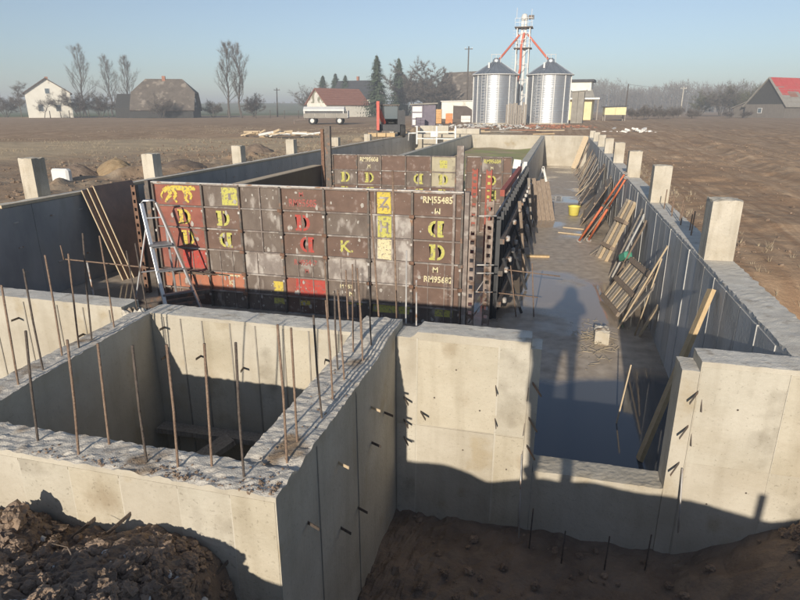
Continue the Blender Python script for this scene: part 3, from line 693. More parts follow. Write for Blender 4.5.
mark(0,3,'R','paint_red',.35,.20,.0,w=.52); mark(0,4,'R','paint_lemon',.05,.22,.13,w=.16); mark(0,4,'R','paint_yellow',.03,-.05,.13,w=.2)
mark(1,0,'R','paint_lemon',.34,.18,0,w=.34); mark(1,0,'R','fw_worn',.13,.18,.0,w=.06,o=-.002)
mark(1,1,'D','paint_lemon',.29,0); mark(1,2,'D','paint_lemon',.29,.02,flip=True)
mark(1,4,'T','paint_cream',.14,.05,-.02,s='K'); mark(1,4,'R','paint_cream',.03,.0,.13,w=.5)
x2 = (FX[2]+FX[3])/2
for c in range(7):
    for dx in (.27, .55):
        if (c, dx) in ((2, .55), (5, .27)): continue
        xx = FX[c] + dx*(FX[c+1]-FX[c])/.82
        for r in (3, 4, 5): box('thin_rib', M['fw_steel'], fw, xx-.007, FY-.018, FZ[r+1]+.014, xx+.007, FY-.001, FZ[r]-.014)
rc = random.Random(77)
for c in range(1, 8):
    for z in FZ[1:-1]:
        if rc.random() < .55: MB().box(FX[c]-.045, FY-.10, z-.03, FX[c]+.045, FY-.056, z+.03).build('clamp', M['steel_dark' if rc.random() < .6 else 'rust'], fw, bevel=.008)
for r in (0,1,2): box('centre_rib', M['fw_steel'], fw, x2-.012, FY-.03, FZ[r+1]+.014, x2+.012, FY-.001, FZ[r]-.014)
mark(2,4,'R','paint_yellow',.2,.26,-.02,w=.2); mark(2,5,'R','paint_lemon',.12,.26,.05,w=.22)
mark(3,0,'T','paint_dullred',.12,-.02,.09,s='M'); mark(3,0,'T','paint_dullred',.19,.0,-.07,s='RM95685',squash=.75)
mark(3,1,'D','paint_red',.30,-.02,-.01)
mark(3,2,'D','paint_red',.29,.05,0,flip=True); mark(3,3,'T','paint_dullred',.15,.0,.07,s='RM95467',squash=.8); mark(3,3,'T','paint_dullred',.11,.02,-.09,s='M')
mark(3,4,'R','paint_red',.31,.08,0,w=.62); mark(3,5,'R','paint_yellow',.10,-.05,.05,w=.22)
mark(4,2,'T','paint_lemon',.30,-.02,0,s='K.'); mark(4,4,'T','paint_cream',.10,-.05,.08,s='M 957'); mark(4,4,'T','paint_cream',.13,.05,-.06,s='M')
for r, mm in ((0,'paint_yellow'),(1,'paint_lemon'),(2,'paint_cream')):
    mark(5,r,'R',mm,.37,-.12,0,w=.25)
    x5 = cc(5, r)[0]
    for dx in (-.28, .04): box('centre_rib', M['fw_steel'], fw, x5+dx-.012, FY-.03, FZ[r+1]+.014, x5+dx+.012, FY-.001, FZ[r]-.014)
mark(5,0,'T','fw_worn',.26,-.12,0,s='Z',) ; mark(5,1,'T','fw_worn',.24,-.12,-.02,s='H')
for b in B[5,0].children, B[5,1].children:
    for o in b:
        if o.name.startswith('lettering'): o.location.y -= .002
mark(5,5,'R','paint_lemon',.16,.0,.08,w=.72); mark(4,5,'R','paint_lemon',.05,.1,.13,w=.3); mark(6,5,'R','paint_lemon',.14,.15,.08,w=.34)
mark(6,0,'T','paint_cream',.16,0,.08,s='RM55485',squash=.85); mark(6,0,'T','paint_cream',.14,.0,-.10,s='M',rot=math.pi)
mark(6,1,'D','paint_lemon',.29,-.02,0,flip=True); mark(6,2,'D','paint_lemon',.29,.0,0)
mark(6,3,'T','paint_cream',.14,-.02,.10,s='M'); mark(6,3,'T','paint_cream',.16,.03,-.08,s='RM95682',squash=.85)
mat('splash', (.34,.31,.275), (.46,.425,.38), .9, 20)
rs = random.Random(91)
for (c, r), bo in B.items():
    ps = []
    for q in range(rs.randint(3, 9)):
        ox, oz = rs.uniform(FX[c]+.08, FX[c+1]-.08), rs.uniform(FZ[r+1]+.05, FZ[r]-.05); q_ = .006 + .028*rs.random()**3
        ps.append([(ox+u, oz+v) for u, v in blotch(rs.random(), q_, q_*rs.uniform(.6,2.2), 10)])
    flat_polys('cement_splash', M['splash'], bo, ps, 0, FY-.008, 0)
box('side_post', M['fw_steel'], fw, -1.465, FY-.06, -2.0, -1.385, FY+.10, .45, bevel=.005)
box('side_post', M['fw_steel'], fw, -1.66, FY-.07, -2.0, -1.62, FY-.056, .42)
box('side_post', M['steel_dark'], fw, -7.72, FY-.05, -2.0, -7.64, FY+.08, .47)
box('top_rail', M['steel'], fw, -7.58, FY-.05, .434, -1.49, FY+.02, .455)
box('waler', M['steel_dark'], fw, -7.5, FY-.16, -1.32, -6.4, FY-.08, -1.25)

GX = [-7.12, -6.30, -5.48, -4.66, -3.84, -3.05]
GZ = [.36, -.12, -.58, -1.05, -1.5, -2.0]
fw2, B2 = formwork('formwork_wall', 'second steel formwork wall with yellow letters, seen above the nearer one', GX, GZ, 18.6, lambda c, r: 'fw_cream' if (c == 4 and r < 2) else ('fw_brown','fw_grey','fw_brown')[(c+r) % 3])
def mark2(BB, XX, ZZ, yy, c, r, kind, m, h, s='', flip=False, dz=0, sq=.85):
    x, z = (XX[c]+XX[c+1])/2, (ZZ[r]+ZZ[r+1])/2 + dz
    if kind == 'D': flat_polys('stencil_letter', M[m], BB[c, r], stencil_D(h, flip), x, yy-.005, z)
    elif kind == 'T': text_mark(s, M[m], BB[c, r], x, yy-.005, z, h, 0, sq)
    else: flat_polys('paint_patch', M[m], BB[c, r], [rectp(h, h, c)], x, yy-.005, z)
for c in (0, 1, 3, 4):
    mark2(B2, GX, GZ, 18.6, c, 1, 'D', 'paint_lemon', .32, flip=(c == 3)); mark2(B2, GX, GZ, 18.6, c, 2, 'D', 'paint_lemon', .32, flip=(c in (1, 3)))
mark2(B2, GX, GZ, 18.6, 1, 0, 'T', 'paint_cream', .19, 'RM95608', dz=.1); mark2(B2, GX, GZ, 18.6, 1, 0, 'T', 'paint_cream', .16, 'M', dz=-.12)
mark2(B2, GX, GZ, 18.6, 4, 0, 'R', 'paint_lemon', .24)
box('side_post', M['steel_dark'], fw2, -7.36, 18.5, -2.0, -7.16, 18.62, 1.25, bevel=.008)
box('side_post', M['rust'], fw2, -7.50, 18.52, -2.0, -7.40, 18.60, 1.15)
box('side_post', M['fw_steel'], fw2, -3.02, 18.5, -2.0, -2.80, 18.64, .70, bevel=.008)
HX = [-2.75, -2.28, -1.62, -1.35]
fw3, B3 = formwork('formwork_wall', 'short steel formwork piece right of the rear one, beside red posts', HX, GZ, 18.75, lambda c, r: ('fw_brown','fw_grey','fw_brown')[(c+r) % 3])
mark2(B3, HX, GZ, 18.75, 1, 0, 'T', 'paint_lemon', .17, 'RM95608', dz=.1, sq=.8); mark2(B3, HX, GZ, 18.75, 1, 0, 'T', 'paint_cream', .13, 'M', dz=-.1)
mark2(B3, HX, GZ, 18.75, 1, 1, 'D', 'paint_lemon', .3); mark2(B3, HX, GZ, 18.75, 1, 2, 'R', 'paint_lemon', .32)

# perforated steel posts, made as two flanges with a row of bored holes between
def perforated(label, x, y, z0, z1, m, w_=.10, tilt=0):
    t = thing('perforated_post', (x, y, z0), label, 'post', 'perforated steel posts')
    mb = MB(); n = int((z1-z0)/.16); s = w_*.23
    mb.box(x-w_/2, y-.012, z0, x-w_/2+s, y+.012, z1); mb.box(x+w_/2-s, y-.012, z0, x+w_/2, y+.012, z1)
    dz = (z1-z0)/n
    for i in range(n): mb.box(x-w_/2+s-.001, y-.011, z0+i*dz+.035, x+w_/2-s+.001, y+.011, z0+(i+1)*dz-.035)
    mb.build('web', M[m], t)
    box('flange', M[m], t, x-w_/2, y+.013, z0, x-w_/2+.012, y+.09, z1); box('flange', M['steel_dark'], t, x+w_/2-.012, y+.013, z0, x+w_/2, y+.09, z1)
    return t
perforated('pale perforated steel post at the right end of the nearer formwork', -1.31, 9.95, -2.0, .40, 'steel_dull', .12)
perforated('perforated steel post just right of the formwork end, yellow tipped', -1.06, 10.25, -2.0, .30, 'steel_dull', .13)
perforated('red perforated post before the short rear formwork, left of two', -2.05, 15.6, -2.0, .30, 'steel_red', .15)
perforated('red perforated post before the short rear formwork, right of two', -1.62, 15.0, -2.0, .34, 'steel_red', .15)
perforated('rusty perforated post leaning room beside the aluminium stepladder', -8.35, 10.4, -2.0, .30, 'rust', .10)
perforated('dark perforated post between the stepladder and formwork', -7.95, 10.3, -2.0, .32, 'steel_dark', .11)
# braces and rods around the posts
def rod(label, pts, r=.009, m='rebar', cat='rod', group='loose steel rods', n=6):
    o = MB().tube(pts, r, n).build('steel_rod', M[m], None, smooth=True); return tag(o, label, cat, group)
rod('upper of two horizontal steel rods reaching over the channel edge', [(-1.40,10.9,-1.06),(.21,10.95,-1.17)], .012)
rod('lower of two horizontal steel rods reaching over the channel edge', [(-1.42,10.88,-1.54),(-.16,10.92,-1.6)], .012)
rod('upright steel rod crossing the two horizontals, left', [(-.70,10.86,-1.0),(-.54,10.86,-2.0)], .011)
rod('upright steel rod crossing the two horizontals, right', [(-.31,10.93,-.95),(-.21,10.93,-2.0)], .011)
rod('diagonal brace rod between the two perforated posts, upper', [(-1.33,10.1,-1.5),(-1.05,10.35,-1.05)], .012, 'steel')
rod('diagonal brace rod between the two perforated posts, lower', [(-1.36,10.05,-1.95),(-1.08,10.3,-1.5)], .012, 'steel')
for k, z in enumerate((.02,-.85,-1.0,-1.35)): rod(('top','second','third','lowest')[k] + ' short cross rod between the two perforated posts', [(-1.42,10.12,z),(-.94,10.16,z+.02)], .014, 'steel')
rod('tallest thin rod rising in front of the formwork, right of centre', [(-1.27,4.83,-1.9),(-1.29,4.83,0),(-1.33,4.85,1.30)], .010)
rod('thin rod beside the tallest rod, leaning slightly right', [(-1.22,4.85,-1.9),(-1.21,4.86,.62)], .008, 'steel')
rod('tall thin leaning rod in front of the yellow formwork strip', [(-1.42,4.80,-1.9),(-1.45,4.80,.0),(-1.52,4.82,1.05)], .009, 'rebar')
rod('short thin rod behind the pit and end wall joint', [(-1.10,4.86,-1.9),(-1.12,4.86,.36)], .008, 'steel')
rod('rod standing behind the pit before the red panel', [(-1.72,4.82,-1.9),(-1.76,4.82,.42)], .008, 'rebar')
rod('rod standing behind the pit, left of the red panel rod', [(-1.90,4.82,-1.9),(-1.96,4.82,.5)], .008, 'rebar')
rod('long horizontal rod running past the stepladder to the formwork', [(-8.9,8.9,-.92),(-6.1,9.6,-1.22)], .014)
rod('short upright stub at the left end of the long horizontal rod', [(-8.88,8.88,-.93),(-8.9,8.88,-.65)], .012)
rod('pale upright rod just left of the leaning plywood sheets', [(-8.05,8.6,-2.0),(-8.1,8.6,-.86)], .016, 'steel')
# side formwork along the partition
sf = thing('side_formwork', (-1.1, 15, -2), 'black side formwork with pale clamps along the channel edge', 'formwork')
for k in range(4):
    y0_ = 10.6 + k*2.5
    box('panel_board', M['film'], sf, -1.02, y0_, -2.0, -.98, y0_+2.48, -.04)
    for j in range(5): box('upright_rib', M['machine_dark'], sf, -.979, y0_+.05+j*.55, -2.0, -.90, y0_+.10+j*.55, -.06)
    for z in (-1.7,-1.1,-.5):
        box('waler', M['steel_dark'], sf, -.899, y0_, z-.05, -.82, y0_+2.48, z+.05)
        for j in range(3):
            yy = y0_+.3+j*.85
            if (j+k+int(z*10)) % 4 != 0: MB().box(-.819, yy-.06, z-.05, -.74, yy+.06, z+.05).build('clamp', M['steel'], sf, bevel=.02)
for k in range(6):
    yy = 11.0+k*1.6; MB().tube([(-.86,yy,-.9),(-.45,yy+.05,-1.98)], .03, 6).build('prop', M['machine_dark'], sf)
for k, (p, q, m_) in enumerate((((-.60,14.4,-2.0),(-.80,14.3,-.3),'wood_brown'),((-.62,18.6,-2.0),(-.80,18.4,-.2),'wood_grey'))):
    tag(MB().obox(p, q, .08, .04, (0,1,0)).build('timber_strut', M[m_]), ('nearer','farther')[k] + ' timber strut standing against the black side formwork', 'strut', 'timber struts on the side formwork')
lr = MB().obox((-1.12,13.2,.02), (-1.05,18.0,.10), .10, .14).build('guide_rail', M['steel_red']); tag(lr, 'red steel rail lying along the top of the side formwork', 'rail')
wp = MB().obox((-1.38,20.3,-.7), (-1.30,20.6,.15), .24, .04, (0,1,0)).build('lit_board', M['white_paint']); tag(wp, 'upright concrete board behind the red rail, coloured white to look sunlit', 'board')  # concrete board, its sunlit look put into the white colour

# ---------------------------------------------------------------- stepladder
def stepladder():
    t = thing('stepladder', (-6.9, 9.2, -2), 'aluminium stepladder standing open before the left end of the formwork', 'ladder')
    T0, T1 = (-7.22, 9.15, .16), (-7.0, 9.28, .16)
    F0, F1 = (-6.72, 8.85, -2.0), (-6.30, 9.35, -2.0)
    B0, B1 = (-7.62, 9.0, -2.0), (-7.05, 9.62, -2.0)
    def lerp(a, b, s): return tuple(a[i]+(b[i]-a[i])*s for i in range(3))
    for a, b in ((T0,F0),(T1,F1)): MB().obox(a, b, .07, .035).build('rail', M['alu'], t, bevel=.005)
    T0b, T1b = lerp(T0, F0, .18), lerp(T1, F1, .18)
    for a, b in ((T0b,B0),(T1b,B1)): MB().obox(a, b, .04, .025).build('rear_leg', M['alu'], t, bevel=.004)
    MB().tube([T0, lerp(T0,T1,.15)[:2]+(.21,), lerp(T0,T1,.85)[:2]+(.21,), T1], .018, 8).build('hand_loop', M['alu'], t, smooth=True)
    for s in (.36,.56,.76,.93): MB().obox(lerp(T0,F0,s), lerp(T1,F1,s), .09, .03).build('tread', M['alu_dark'], t)
    a, b = lerp(T0,F0,.34), lerp(T1,F1,.34); a = (a[0]-.05,a[1],a[2]); b = (b[0]-.05,b[1],b[2])
    MB().obox(a, b, .30, .03).build('platform', M['alu_dark'], t)
    for s in (.12,): MB().obox(lerp(T0,F0,s), lerp(T1,F1,s), .02, .02).build('stay', M['alu'], t)
    for s in (.5,.85): MB().obox(lerp(T0b,B0,s), lerp(T1b,B1,s), .025, .02).build('rear_stay', M['alu'], t)
    for p in (F0,F1,B0,B1): MB().box(p[0]-.04,p[1]-.03,-2.0,p[0]+.04,p[1]+.03,-1.95).build('foot', M['rubber'], t)
stepladder()
# plywood sheets leaning on the left wall
for k in range(3):
    dy = (2-k)*.13; t = thing('plywood_sheet', (-9.6, 11.5, -2), ('outermost','middle','innermost')[k] + ' of the brown plywood sheets leaning on the dark left wall', 'plywood', 'leaning plywood sheets')
    xo = .10 - .045*k
    a, b = Vector((-10.20+xo, 0, .12-.03*k)), Vector((-9.55+xo, 0, -2.0))
    n_ = Vector((.95,0,.3))*.014
    def quad(y0_, y1_, sh=0): return [a+Vector((0,y0_+.0,0))-n_, b+Vector((0,y0_+sh,0))-n_, b+Vector((0,y1_+sh,0))-n_, a+Vector((0,y1_,0))-n_, a+Vector((0,y0_,0))+n_, b+Vector((0,y0_+sh,0))+n_, b+Vector((0,y1_+sh,0))+n_, a+Vector((0,y1_,0))+n_]
    fs = [(0,1,2,3),(4,5,6,7),(0,1,5,4),(1,2,6,5),(2,3,7,6),(3,0,4,7)]
    MB().add(quad(11.02+dy, 12.30+dy, .1), fs).build('sheet', M['film_brown'], t)
    MB().add(quad(11.0+dy, 11.019+dy, .1), fs).build('cut_edge', M['wood_edge'], t)
# dark timber rails lying below the ladder
for k in range(4):
    o = MB().obox((-8.6+.05*k, 7.2+.25*k, -1.86+.06*k), (-6.4, 9.2+.18*k, -1.78+.06*k), .09, .07).build('steel_rail', M['steel_dark'])
    tag(o, ('nearest','second','third','farthest')[k] + ' of the dark steel rails stacked under the stepladder', 'rail', 'rails under the stepladder')

# ---------------------------------------------------------------- timber and props leaning on the right wall
def plank(label, p, q, w_=.16, t_=.03, m='wood_grey', up=(-1,0,.5), name='plank', cat='plank', group='timber along the right wall'):
    o = MB().obox(p, q, w_, t_, up).build(name, M[m]); return tag(o, label, cat, group)
def board_panel(label, base, top, width_dir, n, w_, m='wood_grey', batten=True, gap=.012):
    t = thing('leaning_boards', base, label, 'boards', 'shuttering boards in the channel')
    b = Vector(base); tp = Vector(top); wd = Vector(width_dir).normalized(); nrm = (tp-b).cross(wd).normalized()
    rnd = random.Random(int(b.y*100))
    for i in range(n):
        o = wd*((i-(n-1)/2)*(w_+gap)); e = (tp-b).normalized()
        mb = MB().obox(b+o - e*.0, tp+o + e*rnd.uniform(-.06,.06), w_, .025, nrm); mb.build('board', M[m if rnd.random() < .7 else 'wood_brown'], t)
    if batten:
        for s in (.15,.5,.85):
            c = b+(tp-b)*s; MB().obox(c - wd*(n*w_/2) + nrm*.035, c + wd*(n*w_/2) + nrm*.035, .07, .04, nrm).build('batten', M['wood_brown'], t)
    return t
plank('yellowish timber plank leaning from the floor to the right wall near the opening', (1.16,6.30,-2.0), (1.77,6.95,-.12), .13, .045, 'wood_new', name='timber_plank')
rod('pale thin rod standing against the right wall, left of the yellowish plank', [(1.55,10.4,-2.0),(1.78,10.2,-.55)], .012, 'wood_edge')
def prop(label, b, t_):
    o = thing('steel_prop', b, label, 'prop', 'orange steel props'); b, t_ = Vector(b), Vector(t_); m = b.lerp(t_, .55)
    MB().tube([b, m], .035, 10).build('outer_tube', M['orange_steel'], o, smooth=True); MB().tube([m, t_], .026, 10).build('inner_tube', M['orange_steel'], o, smooth=True)
    MB().tube([m.lerp(b, .03), m.lerp(t_, .03)], .048, 10).build('collar', M['steel_dark'], o)
    d = (t_-b).normalized(); MB().tube([b - d*.01, b + d*.012], .09, 8).build('foot_plate', M['steel'], o); MB().tube([t_ - d*.01, t_ + d*.012], .08, 8).build('head_plate', M['steel'], o)
prop('orange steel prop leaning across the timber, left of the pair', (.80,18.0,-1.95), (1.80,17.3,.12))
prop('orange steel prop leaning across the timber, right of the pair', (1.08,18.2,-1.95), (1.82,17.1,.02))
board_panel('wide weathered board panel leaning on the right wall behind the orange props', (.95,21.6,-2.0), (1.78,21.3,-.45), (.05,1,0), 9, .2, 'wood_grey')
board_panel('farther weathered board panel leaning on the right wall', (.95,25.2,-2.0), (1.78,24.9,-.35), (.05,1,0), 8, .2, 'wood_brown')
board_panel('narrow board panel leaning just before the orange props', (.95,19.3,-2.0), (1.70,19.2,-.75), (.05,1,0), 5, .2, 'wood_grey')
board_panel('upright pallet of grey boards leaning on the partition wall', (-.30,21.4,-2.0), (-.62,21.7,-.62), (1,.12,0), 5, .14, 'wood_brown')
# beam bundle
t = thing('beam_bundle', (1.3,16.3,-2), 'pale timber beam bundle with slots leaning on the right wall', 'timber', 'timber along the right wall')
for k in range(4): MB().obox((1.22+.07*k,16.35-.16*k,-2.0), (1.70+.04*k,15.2-.16*k,-.32), .10, .08, (-1,0,.4)).build('beam', M['wood_edge' if k % 2 else 'wood_grey'], t)
for s in (.25,.7): MB().obox((1.20+.48*s,16.3-1.1*s,-2+1.68*s), (1.40+.44*s,15.75-1.1*s,-2+1.68*s), .09, .12, (-1,0,.4)).build('spacer', M['wood_brown'], t)
for k, (y_, m_) in enumerate(((14.35,'wood_grey'),(14.0,'concrete_grey'),(13.6,'wood_brown'))):
    plank(('left','middle','right')[k] + ' of three grey boards leaning on the right wall past the pallet', (1.40,y_,-2.0), (1.80,y_-1.0,-.28-.06*k), .20, .035, m_)
# slatted pallet tipped on edge
t = thing('slatted_pallet', (1.3,12,-2), 'tilted slatted wooden pallet propped against the right wall', 'pallet')
pb, pt, wd = Vector((1.15,12.3,-1.96)), Vector((1.62,12.0,-1.02)), Vector((.18,-1,0)).normalized()
nrm = (pt-pb).cross(wd).normalized()
for i in range(9):
    c = wd*(-.1+.14*i); MB().obox(pb+c, pt+c, .085, .022, nrm).build('slat', M['wood_grey' if i % 3 else 'wood_edge'], t)
for s in (.04,.5,.96):
    c = pb.lerp(pt, s); MB().obox(c - wd*.15 - nrm*.035, c + wd*1.08 - nrm*.035, .09, .045, nrm).build('bearer', M['wood_brown'], t)
for k, (p, q, lab) in enumerate((((1.30,10.7,-2.0),(1.80,10.0,-.30),'long pale stick leaning on the right wall over the pallet'),((1.42,11.2,-2.0),(1.78,10.4,-.75),'shorter stick leaning on the right wall beside the pallet'),
        ((1.35,10.9,-2.0),(1.72,10.25,-1.05),'broad splintered board leaning low on the right wall'),((1.62,10.4,-2.0),(1.80,10.1,-1.35),'stub of board lit low on the right wall'))):
    plank(lab, p, q, (.045,.05,.16,.12)[k], .025, ('wood_edge','wood_brown','wood_grey','wood_edge')[k])
plank('short pale plank lying flat at the left edge of the channel floor', (-.65,15.75,-1.965), (-.02,15.85,-1.965), .14, .05, 'wood_new', (0,0,1))
plank('thin pale batten lying on the channel floor beneath the orange props', (.2,19.3,-1.98), (1.2,19.0,-1.98), .06, .03, 'wood_edge', (0,0,1))
plank('second thin batten on the channel floor beneath the orange props', (.35,20.2,-1.98), (1.1,20.0,-1.98), .06, .03, 'wood_edge', (0,0,1))
plank('tall pale board leaning in the far right corner of the channel', (1.05,41.3,-2.0), (1.72,42.3,.0), .34, .05, 'wood_edge', (0,-1,.3))
plank('darker board leaning beside the pale one in the far channel corner', (1.15,38.3,-2.0), (1.75,38.2,-.2), .30, .05, 'wood_brown')
for k in range(4): plank(('nearest','second','third','farthest')[k] + ' of the dark boards leaning between the panels and far corner', (1.1+.03*k,29+k*1.9,-2.0), (1.78,28.6+k*1.9,-.55+.07*k), .35, .04, 'wood_brown' if k % 2 else 'wood_grey')
ORD = ['first','second','third','fourth','fifth','sixth','seventh','eighth','ninth','tenth','eleventh','twelfth','thirteenth','fourteenth','fifteenth','sixteenth','seventeenth','eighteenth','nineteenth','twentieth','twenty-first','twenty-second','twenty-third','twenty-fourth','twenty-fifth','twenty-sixth']
rb = random.Random(31)
for k in range(15):
    yb = 17.2 + k*1.55 + rb.uniform(-.7,.7); hh = rb.uniform(-1.25,-.35)
    plank(ORD[k] + ' board, counting from the orange props away, in the row leaning on the right wall', (1.0+rb.uniform(-.12,.3),yb,-2.0), (1.74+.05*rb.random(),yb+rb.uniform(-.9,.4),hh), rb.uniform(.10,.30), .03, ('wood_grey','wood_brown','wood_grey','wood_edge')[k % 4], group='row of boards along the right wall')
o = MB().lathe([(.10,-1.98),(.17,-1.96),(.21,-1.66),(.23,-1.64),(.23,-1.61),(.19,-1.62)], 18, (.72,22.6)).build('tub', M['plastic_yellow'], smooth=True); tag(o, 'yellow plastic tub in front of the leaning panels', 'tub')
o = MB().obox((1.52,13.3,-1.30),(1.62,13.05,-1.16),.18,.16).build('jerrycan', M['plastic_green'], bevel=.03); tag(o, 'green plastic can tucked behind the slatted pallet', 'can')
# broken concrete lump with straw
lump = rough_block('concrete_lump', (M['concrete'], M['concrete_rough']), None, .84, 1.07, 9.8, 10.1, -2.02, -1.76, .04, .05, 71, jit=.06)
tag(lump, 'broken concrete lump on the wet channel floor near the opening', 'concrete lump')
def straw():
    rnd = random.Random(5); mb = MB()
    for i in range(150):
        x = .84 + rnd.gauss(0,.15); y = 9.95 + rnd.gauss(0,.45); a = rnd.random()*6.28; l = rnd.uniform(.05,.16)
        mb.obox((x,y,-1.985+rnd.random()*.05), (x+l*math.cos(a), y+l*math.sin(a), -1.985+rnd.random()*.06), .007, .005)
    tag(mb.build('straw_litter', M['straw']), 'scattered straw litter on the channel floor beside the lump', 'straw', kind='stuff')
straw()
t = thing('white_trestle', (-.75,33,-2), 'small white trestle against the far part of the partition wall', 'trestle')
for (a, b) in (((-.95,33,-2.0),(-.72,33,-1.2)),((-.50,33,-2.0),(-.72,33,-1.2)),((-.95,33.5,-2.0),(-.72,33.4,-1.2)),((-.50,33.5,-2.0),(-.72,33.4,-1.2))): MB().obox(a, b, .09, .05, (0,1,0)).build('leg', M['white_paint'], t)
plank('pale stick poking from the dark water below the lump', (.98,7.1,-2.0), (1.12,7.5,-1.35), .015, .015, 'wood_edge', name='stick', cat='stick')

# ---------------------------------------------------------------- things around the site
G = -.1                                          # field level
def xf(mb, loc, rz=0):
    c, s = math.cos(rz), math.sin(rz)
    mb.v = [(loc[0]+x*c-y*s, loc[1]+x*s+y*c, loc[2]+z) for x, y, z in mb.v]; return mb
def gable_house(name, label, loc, rz, W, D, eave, ridge, mw, mr, over=.4, windows=(), door=None, group=None, rows=7, chimney=None, mg=None, skew=0):
    """ridge along local y; gable faces local -y"""
    t = thing(name, loc, label, 'building', group)
    def bd(mb, n, m, p=t): return xf(mb, loc, rz).build(n, M[m], p)
    bd(MB().box(-W/2, -D/2+.01, 0, W/2, D/2-.01, eave), 'wall', mw)
    for y0_ in (-D/2, D/2-.25):
        mb = MB().prism([(-W/2,eave+.002),(W/2,eave+.002),(skew,ridge-.15)], y0_, y0_+.25); bd(mb, 'gable', mg or mw)
    for s in (-1, 1):
        ex = s*(W/2+over); k = (ridge-eave)/(W/2); ez = eave - over*k
        roof = bd(MB().add([(skew,-D/2-over,ridge+.1),(ex,-D/2-over,ez+.1),(ex,D/2+over,ez+.1),(skew,D/2+over,ridge+.1),(skew,-D/2-over,ridge-.1),(ex,-D/2-over,ez-.1),(ex,D/2+over,ez-.1),(skew,D/2+over,ridge-.1)],
            [(0,1,2,3),(7,6,5,4),(0,4,5,1),(1,5,6,2),(2,6,7,3),(3,7,4,0)]), 'roof', mr)
        for r in range(1, rows):                 # laps of the covering
            f = r/rows; x_ = skew+(ex-skew)*f; z_ = ridge+.1+(ez-ridge)*f
            bd(MB().obox((x_,-D/2-over,z_+.02),(x_,D/2+over,z_+.02),.10,.05,(0,0,1)), 'roof_lap', mr, roof)
    if chimney: bd(MB().box(skew+chimney[0]-.3, chimney[1]-.3, ridge-1.2, skew+chimney[0]+.3, chimney[1]+.3, ridge+chimney[2]), 'chimney', 'brick')
    for (x, z, w_, h) in windows:
        f = bd(MB().box(x-w_/2, -D/2-.05, z, x+w_/2, -D/2+.0, z+h), 'window', 'white_paint'); bd(MB().box(x-w_/2+.08, -D/2-.07, z+.08, x+w_/2-.08, -D/2-.051, z+h-.08), 'pane', 'glass', f)
    if door: bd(MB().box(door[0]-door[1]/2, -D/2-.05, 0, door[0]+door[1]/2, -D/2, door[2]), 'door', 'barnwood_dark')
    return t, bd
gable_house('farmhouse', 'white gabled farmhouse among bare trees at far left', (-104.1,107.6,G), R(44), 8.0, 9.5, 4.9, 7.6, 'plaster', 'roof_brown', windows=((-1.6,1.2,1.0,1.4),(1.5,1.2,1.0,1.4),(0,4.6,.9,1.1)), chimney=(.2,1.5,.5))
# thatched barn with half hips: ridge along local x
def thatched():
    loc = (-78.6,111.4,G); rz = R(22)
    t = thing('thatched_barn', loc, 'big old barn with grey thatched half hip roof on the left', 'building')
    def bd(mb, n, m, p=t): return xf(mb, loc, rz).build(n, M[m], p)
    L_, D_ = 6.2, 4.4
    bd(MB().box(-L_+.3, -D_+.4, 0, L_-.3, D_-.4, 2.0), 'wall', 'barnwood_dark')
    rx, rzt, ez, hz = 3.6, 7.5, 1.5, 4.9
    hy = D_*(rzt-hz)/(rzt-ez)
    V = [(-rx,0,rzt),(rx,0,rzt),(-L_,-hy,hz),(L_,-hy,hz),(-L_,hy,hz),(L_,hy,hz),(-L_,-D_,ez),(L_,-D_,ez),(-L_,D_,ez),(L_,D_,ez)]
    roof = bd(MB().add(V, [(0,2,6,7,3,1),(1,5,9,8,4,0),(0,4,2),(1,3,5)]), 'roof', 'thatch')
    md = roof.modifiers.new('thickness', 'SOLIDIFY'); md.thickness = .35
    for s in (-1, 1): bd(MB().prism([(-D_+.5,1.99),(D_-.5,1.99),(hy-.25,hz),(-hy+.25,hz)], s*(L_-.5), s*(L_-.7), 'x'), 'gable', 'barnwood_dark')
    bd(MB().box(-.3,-.3,rzt-.5,.3,.3,rzt+.55), 'chimney', 'brick', roof)
    bd(MB().box(L_-.49, -1.2, 0, L_-.42, 1.2, 2.4), 'door', 'barnwood')
    bd(MB().box(L_-.49, -.4, 3.0, L_-.42, .4, 3.8), 'hatch', 'white_paint')
    ann = bd(MB().prism([(-3.2,0),(1.5,0),(1.5,2.0),(-.8,4.6),(-3.2,2.0)], -L_-3.0, -L_+.2, 'x'), 'annex', 'barnwood_dark')
thatched()
gable_house('stone_barn', 'whitewashed stone barn with red brown tiled roof behind the trailer', (-48.6,131.0,G), R(-33), 7.2, 11.5, 2.9, 5.9, 'plaster', 'rooftile_red', mg='stonewall', windows=((1.4,1.2,.8,.8),))
gable_house('dark_roof_house', 'house with black roof and tall chimney behind the stone barn', (-55.0,165.1,G), R(80), 9.0, 12.0, 4.6, 9.0, 'plaster', 'roof_dark', chimney=(.8,0.5,1.2))
gable_house('wooden_barn', 'tall weathered wooden barn left of the silos', (-24.6,157.0,G), R(62), 9.0, 11.0, 3.6, 10.4, 'barnwood', 'thatch', mg='barnwood', rows=9)
t, bd = gable_house('red_roof_barn', 'grey wooden barn with patched red roof at right edge', (43.6,140.6,G), R(-50), 8.2, 13.0, 2.6, 7.5, 'barnwood', 'roof_asbestos', mg='barnwood_dark', windows=((-.9,.9,.9,1.0),))
